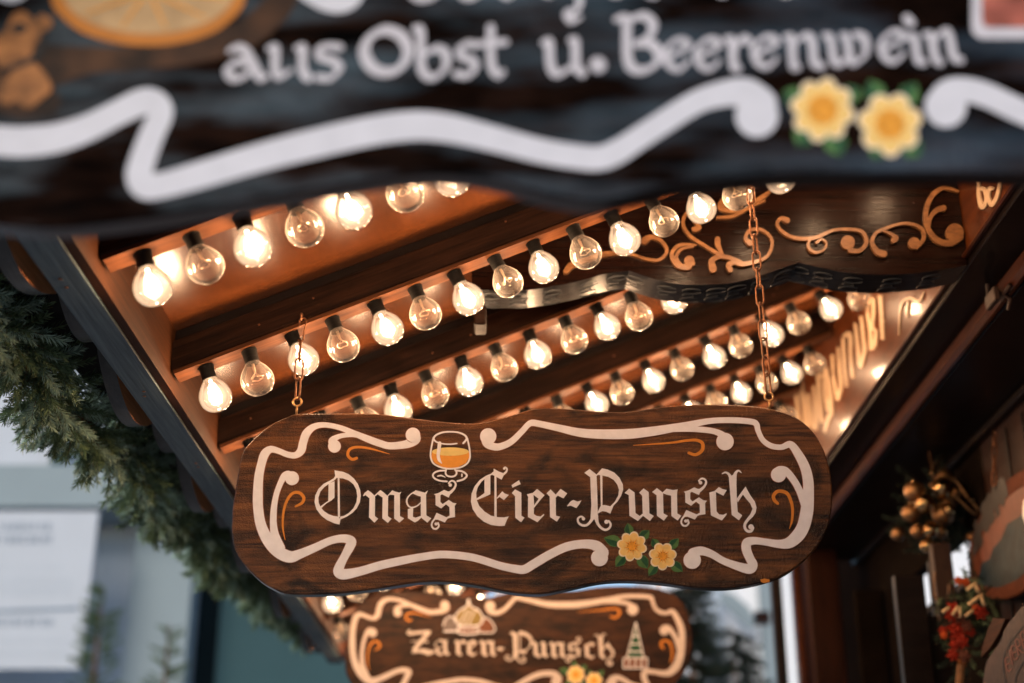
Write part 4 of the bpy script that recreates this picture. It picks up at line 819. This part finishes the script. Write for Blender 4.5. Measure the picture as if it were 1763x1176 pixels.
gpath = catmull([(-.87, 1.1, .91), (-.87, 1.5, .905), (-.87, 2.0, .895), (-.86, 2.4, .90), (-.85, 2.8, .91), (-.84, 3.3, .92), (-.83, 3.7, .925), (-.81, 4.2, .945), (-.79, 4.7, .965), (-.77, 5.1, .985), (-.76, 5.35, .99)], 20)
gp = np.array(gpath); items = []
for i in range(2300):
    t = rng.uniform(0, len(gp)-1.01); k = int(t); p = gp[k]*(1-(t-k))+gp[k+1]*(t-k)
    a = rng.uniform(0, 2*PI); out = np.array([math.cos(a), 0, math.sin(a)]); r0 = rng.uniform(.0, .030)*(1.25 if p[1] < 3 else 1)
    dr = out*1.0+np.array([0, rng.uniform(-.9, .9), -.12]); wob = .018*math.sin(p[1]*9)
    items.append((p+out*r0+np.array([wob, 0, wob*.6])-gb, dr, rng.uniform(.6, 1.08)))
sprigs_mesh('needles', items, ('needle', 'needle_tip', 'twig'), gar)
bm = bmesh.new(); tube(bm, [Vector(q)-Vector(gb) for q in gpath[::6]], .012, 8); obj('stem', bm, 'twig', gar, True)
# warm cord loops tying the garland
for (x, y, Y) in ((160, 670, 2.75), (355, 865, 3.9)):
    bm = bmesh.new(); c = PY(x, y, Y)-Vector(gb); tube(bm, [c+Vector((.008*math.sin(t*1.0), .0, .03-.06*abs(math.sin(t/2)))) for t in np.linspace(0, 2*PI, 17)[:-1]], .0012, 6, True); obj('tie_cord', bm, 'scroll', gar, True)
# ------------------------------------------------------------------ bauble bunch
YB = 3.72
wr = thing('christmas_bunch', 'bunch of gold baubles and fir twigs hanging under the stall ceiling', 'christmas decoration', PY(1610, 870, YB))
wb = Vector(wr.location)
for (x, y, r, mt, dy) in [(1575, 846, 17.5, 1, 0), (1569, 884, 15.5, 1, .01), (1622, 841, 19, 0, -.02), (1592, 867, 16.5, 0, -.03), (1624, 886, 18.5, 1, -.01), (1580, 915, 12, 1, 0), (1602, 913, 13, 0, -.02), (1621, 917, 10, 1, 0), (1597, 940, 12.5, 0, 0), (1637, 862, 13, 1, .03), (1628, 822, 15, 1, .02), (1651, 848, 12, 1, .03), (1546, 920, 11, 1, .05), (1672, 925, 9, 1, .03), (1634, 878, 10, 0, -.04)]:
    bm = bmesh.new(); c = PY(x, y, YB+dy)-wb; R = r/F*3.95; ball(bm, c, R, 28, 16)
    o = obj('bauble', bm, 'gold' if mt == 0 else 'gold_matt', wr, True)
    bm = bmesh.new(); tube(bm, [c+Vector((0, 0, R*.96)), c+Vector((0, 0, R*1.12))], R*.17, 10); cp = obj('bauble_cap', bm, 'gold', o)
it = []
for i in range(150):
    a = rng.uniform(0, 2*PI); p = PY(1615+rng.normal()*26, 885+rng.normal()*26, YB+.06+rng.uniform(-.03, .05))-wb
    it.append((tuple(p), (math.cos(a), rng.uniform(-.5, .5), math.sin(a)), rng.uniform(.6, 1.0)))
sprigs_mesh('fir_twigs', it, ('needle_dark', 'needle_dark', 'twig'), wr)
bm = bmesh.new(); rb = [PY(x, y, YB-.04)-wb for x, y in catmull([(1602, 838), (1622, 822), (1645, 828), (1665, 855), (1685, 878), (1688, 885), (1675, 882), (1655, 864), (1640, 850)], 5)]
tube(bm, rb, .0045, 6); obj('ribbon', bm, 'gold_matt', wr, True)
bm = bmesh.new(); rb = [PY(x, y, YB-.04)-wb for x, y in catmull([(1630, 780), (1618, 792), (1612, 806), (1604, 815), (1616, 820)], 5)]
tube(bm, rb, .004, 6); obj('ribbon', bm, 'gold', wr, True)
bm = bmesh.new(); c = PY(1676, 860, YB-.05)-wb
for k in range(5):
    a = 2*PI*k/5+.3; p = [c+Vector((0, -.006, 0)), c+Vector((.006*math.cos(a-.6), 0, .006*math.sin(a-.6))), c+Vector((.02*math.cos(a), 0, .02*math.sin(a))), c+Vector((.006*math.cos(a+.6), 0, .006*math.sin(a+.6)))]
    v = [bm.verts.new(q) for q in p]; v2 = bm.verts.new(c+Vector((0, .006, 0))); bm.faces.new(v); bm.faces.new([v2, v[3], v[2], v[1]])
obj('star', bm, 'gold', wr)
bm = bmesh.new(); tube(bm, [PY(1610, 835, YB)-wb, Vector((wb.x-.0, YB, 1.171))-wb], .0015, 6); obj('hanging_cord', bm, 'twig', wr)
# ladle/wooden rack under the bunch
rk = thing('wooden_rack', 'dark wooden post with a hanging loop in front of the bright opening', 'rack', PY(1632, 1176, 3.62))
rb_ = Vector(rk.location)
def pxbox(name, x0, x1, y0, y1, Y, t, m, parent, b0):
    a = PY(x0, y1, Y); b = PY(x1, y0, Y); bm = bmesh.new(); box(bm, a.x-b0.x, b.x-b0.x, Y-b0.y, Y+t-b0.y, a.z-b0.z, b.z-b0.z, .002); return obj(name, bm, m, parent)
pxbox('post', 1620, 1636, 935, 1080, 3.66, .03, 'bark', rk, rb_); pxbox('cross_block', 1612, 1640, 965, 1085, 3.70, .02, 'dark', rk, rb_)
pxbox('side_arm', 1571, 1590, 990, 1300, 3.64, .03, 'dark', rk, rb_); pxbox('back_panel', 1590, 1640, 1060, 1300, 3.68, .02, 'dark', rk, rb_)
bm = bmesh.new(); tube(bm, [PY(x, y, 3.6)-rb_ for x, y in catmull([(1610, 985), (1608, 1015), (1612, 1030), (1625, 1035), (1633, 1025), (1634, 1006)], 5)], .0022, 6); obj('cord_loop', bm, 'scroll', rk, True)
# red flowers bunch
bq = thing('flower_bunch', 'bunch of red dried flowers with cream straws by the round sign', 'dried flowers', PY(1655, 1090, 3.4))
bb = Vector(bq.location); Yq = 3.38
it = []
for i in range(70):
    a = rng.uniform(0, 2*PI); p = PY(1665+rng.normal()*22, 1080+rng.normal()*45, Yq+.05)-bb; it.append((tuple(p), (math.cos(a), rng.uniform(-.4, .4), math.sin(a)), rng.uniform(.5, .85)))
sprigs_mesh('fir_twigs', it, ('needle_dark', 'needle', 'twig'), bq)
def bloom(x, y, r, m):
    c = PY(x, y, Yq+random.uniform(-.02, .02))-bb; R = r/F*3.5; bm = bmesh.new()
    for ring, (nn, ti, sc) in enumerate(((6, 1.0, 1.0), (5, .5, .7))):
        for k in range(nn):
            a = 2*PI*k/nn+ring*.5+x; u = Vector((math.cos(a), 0, math.sin(a))); s_ = Vector((-math.sin(a), 0, math.cos(a))); up = Vector((0, -1, 0))
            L = [c, c+u*R*.55*sc+s_*R*.34*sc+up*R*.25*(2-ti), c+u*R*sc+up*R*.3*(1-ti), c+u*R*.55*sc-s_*R*.34*sc+up*R*.25*(2-ti)]
            bm.faces.new([bm.verts.new(q) for q in L])
    ball(bm, c+Vector((0, -R*.2, 0)), R*.28, 8, 6); obj('flower', bm, m, bq)
for x, y, r, m in ((1650, 1000, 9, 'redor'), (1662, 1003, 9, 'redor'), (1640, 1050, 15, 'red'), (1635, 1060, 11, 'red'), (1688, 1055, 14, 'red'), (1680, 1048, 9, 'redor'), (1652, 1068, 12, 'terracotta'), (1648, 1085, 20, 'red'), (1664, 1078, 12, 'terracotta'), (1623, 1086, 9, 'red'), (1625, 1094, 8, 'redor'), (1671, 1088, 9, 'red'), (1655, 1105, 14, 'red'), (1643, 1110, 11, 'red'), (1660, 1130, 13, 'terracotta'), (1640, 1128, 12, 'red'), (1656, 1142, 10, 'nut')): bloom(x, y, r, m)
for x, y, dx, dy in ((1680, 1032, 12, -9), (1692, 1035, 3, 8), (1645, 1052, 5, -7), (1653, 1054, 1, 9), (1669, 1056, 7, -5), (1673, 1010, 8, -6), (1629, 1050, 6, -4), (1682, 1014, 3, 6)):
    bm = bmesh.new(); tube(bm, [PY(x-dx, y-dy, Yq-.03)-bb, PY(x+dx, y+dy, Yq-.03)-bb], .0042, 7); obj('straw', bm, 'straw', bq, True)
bm = bmesh.new(); tube(bm, [PY(x, y, Yq)-bb for x, y in ((1655, 1145), (1652, 1180), (1650, 1400))], .01, 8); obj('stem', bm, 'twig', bq)
# round painted sign on the plank wall
XS = 1.20
mpS = lambda a, b: Vector((XS, a, b)); ns = (-1, 0, 0)
def yz(x, y): p = PX(x, y, XS); return (p.y, p.z)
rs = thing('round_sign', 'large oval terracotta painted wooden sign with black lettering along its rim', 'sign', (XS, 3.3, .835))
rbs = Vector(rs.location)
class PaintYZ(Paint):
    pass
def ell(cy, cz, a, b, n=64, t0=0, t1=2*PI): return [(cy+a*math.cos(t), cz+b*math.sin(t)) for t in np.linspace(t0, t1, n+1)[:-1]]
CY, CZ, EA, EB = 3.33, .838, .36, .137
slab('board', ell(CY, CZ, EA, EB), mpS, ns, rbs, .02, 'redwood', rs, .003, 'bark')
P = Paint(mpS, ns, rbs, .0006); P.poly([(3.62, .80), (3.58, .83), (3.52, .825), (3.48, .845), (3.42, .85), (3.36, .875), (3.28, .87), (3.15, .88), (3.05, .84), (3.06, .78), (3.2, .745), (3.35, .735), (3.48, .745), (3.58, .77), (3.65, .79)]); P.build('painted_lake', 'bluepaint', rs)
P = Paint(mpS, ns, rbs, .0004); P.poly(ell(CY-.02, CZ+.01, .27, .085, 40)); P.build('painted_sky', 'terracotta', rs)
P = Paint(mpS, ns, rbs, .0012)
def bl_text(P, word, cy, cz, a, b, t0, dt, h, w, sw):
    LS = {'H': [[(0, 0), (0, 1)], [(1, 0), (1, 1)], [(0, .5), (1, .5)]], 'E': [[(0, 0), (0, 1)], [(0, 0), (1, 0)], [(0, .5), (.8, .5)], [(0, 1), (1, 1)]], 'I': [[(.5, 0), (.5, 1)]],
          'S': [[(1, .85), (.5, 1), (0, .8), (.5, .5), (1, .22), (.5, 0), (0, .15)]], 'R': [[(0, 0), (0, 1), (.9, .85), (.8, .55), (0, .5)], [(.4, .5), (1, 0)]], 'P': [[(0, 0), (0, 1), (.9, .85), (.8, .5), (0, .45)]],
          'K': [[(0, 0), (0, 1)], [(1, 1), (0, .45), (1, 0)]], '-': [[(.1, .5), (.9, .5)]]}
    for i, ch in enumerate(word):
        t = t0+dt*i; c = Vector((cy+a*math.cos(t), cz+b*math.sin(t))); 
        tg = Vector((-a*math.sin(t), b*math.cos(t))).normalized()*(-1); up = Vector((-tg.y, tg.x))
        if up.dot(c-Vector((cy, cz))) < 0: up = -up
        for s_ in LS[ch]:
            P.stroke([tuple(c - tg*w*(.5-u_)*(-1)*(-1) + up*h*v_) for u_, v_ in s_], sw, 3, caps=False)
bl_text(P, 'HEISSER', CY, CZ, EA*.80, EB*.72, .42, .17, .030, .030, .0045); P.build('rim_lettering', 'blackpaint', rs)
P = Paint(mpS, ns, rbs, .0012)
for cy_, cz_ in ((3.22, .865), (3.22, .81)): P.poly(ell(cy_, cz_, .022, .016, 20))
P.build('price_tag', 'blackpaint', rs)
P = Paint(mpS, ns, rbs, .0016)
for cy_, cz_ in ((3.22, .865), (3.22, .81)): P.stroke([(cy_+.01, cz_+.006), (cy_-.004, cz_+.008), (cy_+.006, cz_), (cy_-.004, cz_-.008), (cy_+.01, cz_-.006)], .0022, 4)
P.build('price_figure', 'letter', rs)
chain('thin dark chain holding the oval terracotta sign', (XS-.006, 3.40, .985), (XS+.02, 3.42, 1.13))
# second plaque
XQ = 1.02
mpQ = lambda a, b: PX(a, b, XQ)
q0 = PX(1760, 1176, XQ); rq = thing('wooden_plaque', 'dark brown carved wooden plaque with EIERP lettering in the lower right corner', 'sign', q0)
out = [(1763, 1042), (1745, 1060), (1730, 1080), (1722, 1102), (1706, 1125), (1697, 1142), (1692, 1176), (1690, 1230), (1700, 1300), (1760, 1330), (1830, 1300), (1850, 1200), (1840, 1100), (1800, 1045)]
slab('board', catmull(out, 3, True), mpQ, ns, q0, .02, 'bark', rq, .003)
P = Paint(lambda a, b: PX(a, b, XQ+.035), ns, q0, .0); P.poly([(1718, 1064), (1739, 1066), (1727, 1092), (1712, 1116), (1697, 1132), (1699, 1115), (1708, 1085)]); P.build('bare_wood_edge', 'fascia', rq, .01)
P = Paint(mpQ, ns, q0, .0008)
for s_ in ([(1733, 1176), (1728, 1140), (1738, 1110), (1763, 1078)], [(1752, 1190), (1750, 1165), (1763, 1140)]): P.stroke(s_, 2.2, 6)
P.build('carved_ring', 'blackpaint', rq)
P = Paint(mpQ, ns, q0, .001)
for i, (ch, x, y) in enumerate((('E', 1731, 1132), ('I', 1738, 1120), ('E', 1742, 1112), ('R', 1749, 1102), ('P', 1758, 1090))):
    LS = {'E': [[(6, 0), (0, 3), (5, 24), (11, 20)], [(2, 13), (8, 10)]], 'I': [[(1, 0), (6, 24)]], 'R': [[(6, 26), (0, 2), (6, -1), (9, 9), (3, 13), (13, 22)]], 'P': [[(6, 26), (0, 2), (7, -2), (10, 9), (3, 13)]]}
    for s_ in LS[ch]: P.stroke([(x+a, y+b) for a, b in s_], 2.4, 2)
P.build('carved_lettering', 'terracotta', rq)
it = []
for i in range(60):
    p = PX(1735+rng.normal()*22, 1042+rng.normal()*12, 1.10)-bb; it.append((tuple(p), (rng.normal(), rng.normal()*.5, rng.normal()), rng.uniform(.5, .8)))
# fir trees
def fir(name, label, loc, H, R, n, sc, group='fir trees', bare=False):
    t = thing(name, label, 'fir tree', loc, group); bm = bmesh.new(); tube(bm, [(0, 0, 0), (0, 0, H*.5), (0, 0, H)], [.05*H/2, .025*H/2, .004], 8); obj('trunk', bm, 'twig', t)
    it = []
    for i in range(n):
        f = rng.random()**.62 if not bare else .42*rng.random()**.8; z = H*(1-f); a = rng.uniform(0, 2*PI); r = R*f*rng.uniform(.15, 1)
        it.append(((r*math.cos(a), r*math.sin(a), z-.25*r), (math.cos(a), math.sin(a), .35 if bare else -.1), sc*rng.uniform(.7, 1.2)))
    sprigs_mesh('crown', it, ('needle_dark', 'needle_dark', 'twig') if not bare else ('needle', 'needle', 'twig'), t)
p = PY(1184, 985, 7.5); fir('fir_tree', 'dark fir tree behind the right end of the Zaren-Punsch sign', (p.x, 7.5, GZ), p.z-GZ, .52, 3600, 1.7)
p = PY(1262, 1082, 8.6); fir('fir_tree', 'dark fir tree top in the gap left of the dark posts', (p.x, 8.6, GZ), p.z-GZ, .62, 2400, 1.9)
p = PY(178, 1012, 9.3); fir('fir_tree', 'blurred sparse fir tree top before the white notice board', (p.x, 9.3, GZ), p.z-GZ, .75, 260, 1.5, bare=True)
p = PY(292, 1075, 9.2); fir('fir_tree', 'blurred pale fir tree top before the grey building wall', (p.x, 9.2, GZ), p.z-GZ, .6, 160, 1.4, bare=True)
# ------------------------------------------------------------------ buildings behind
bd = thing('white_building', 'pale out of focus building behind the garland at lower left', 'building', (-6, 11, GZ))
o0 = Vector(bd.location)
def fac(name, x0, x1, y0, y1, Y, t, m, parent=bd, base=o0, zb=None):
    a = PY(x0, y1, Y); b = PY(x1, y0, Y); a.x = PY(x0, 1000, Y).x; b.x = PY(x1, 1000, Y).x; bm = bmesh.new()
    box(bm, a.x-base.x, b.x-base.x, Y-base.y, Y+t-base.y, (a.z if zb is None else zb)-base.z, b.z-base.z, 0); return obj(name, bm, m, parent)
fac('wall', -400, 328, 560, 1176, 11.2, .35, 'wall_mid', zb=GZ)
fac('pillar', 226, 330, 640, 1176, 11.0, .19, 'wall_grey', zb=GZ)
fac('ledge', -400, 240, 800, 872, 10.6, .6, 'wall_grey')
fac('window', -400, 76, 676, 800, 11.1, .08, 'paper')
fac('downpipe', 60, 80, 740, 812, 11.0, .08, 'wall_teal')
fac('recess', 331, 382, 500, 1176, 11.6, .2, 'wall_dark', zb=GZ)
fac('teal_wall', 383, 760, 500, 1176, 11.4, .5, 'wall_teal', zb=GZ)
nb = thing('notice_board', 'blurred white notice board with grey lines of writing on the pale building', 'notice board', PY(40, 1160, 10.5))
ob = Vector(nb.location)
fac('board', -260, 156, 880, 1152, 10.5, .04, 'paper', nb, ob)
P = Paint(lambda a, b: PY(a, b, 10.5), (0, -1, 0), ob, .004)
P.stroke([(-200, 1056), (0, 1053), (132, 1048)], 6, 3); P.build('blue_rule', 'ink', nb)
for (yy, xa, xb, hh) in ((912, 0, 88, 9), (934, -20, 92, 10), (1076, -10, 92, 9)):
    x = xa; P = Paint(lambda a, b: PY(a, b, 10.5), (0, -1, 0), ob, .004)
    while x < xb:
        w_ = random.uniform(7, 10); 
        for s_ in random.choice([[[(0, 0), (0, 1)], [(0, 1), (.9, 1)]], [[(0, 0), (0, 1)], [(1, 0), (1, 1)]], [[(0, 0), (1, 0), (1, 1), (0, 1), (0, 0)]], [[(1, 0), (0, 0), (0, 1), (1, 1)]]]): P.stroke([(x+a*w_*.6, yy-b*hh) for a, b in s_], 2.6, 2)
        x += w_+3
    P.build('heading_writing', 'ink', nb)
P = Paint(lambda a, b: PY(a, b, 10.5), (0, -1, 0), ob, .004)
for yy in (978, 996, 1004, 1014, 1022, 1104, 1124):
    x = -20+random.uniform(0, 20)
    while x < 112: w_ = random.uniform(4, 14); P.stroke([(x, yy), (x+w_, yy)], 1.6, 2, caps=False); x += w_+5
P.build('small_writing', 'wall_mid', nb)
b2 = thing('far_building', 'bright white building and awning seen in the gap under the stall', 'building', (4, 16, GZ), )
o2 = Vector(b2.location)
fac('wall', 1120, 2100, 700, 1176, 16, 2, 'wall_white', b2, o2, zb=GZ)
fac('pilaster', 1205, 1238, 900, 1176, 15.8, .19, 'wall_mid', b2, o2, zb=GZ)
fac('pilaster', 1308, 1330, 900, 1176, 15.8, .19, 'wall_grey', b2, o2, zb=GZ)
P = Paint(lambda a, b: PY(a, b, 15.7), (0, -1, 0), o2, .0); P.poly([(1240, 1018), (1262, 1024), (1290, 1048), (1302, 1080), (1290, 1085), (1240, 1040)]); P.build('awning', 'wall_grey', b2, .05)
fac('lamp_bracket', 1297, 1322, 1052, 1072, 9, .1, 'plank', b2, o2)
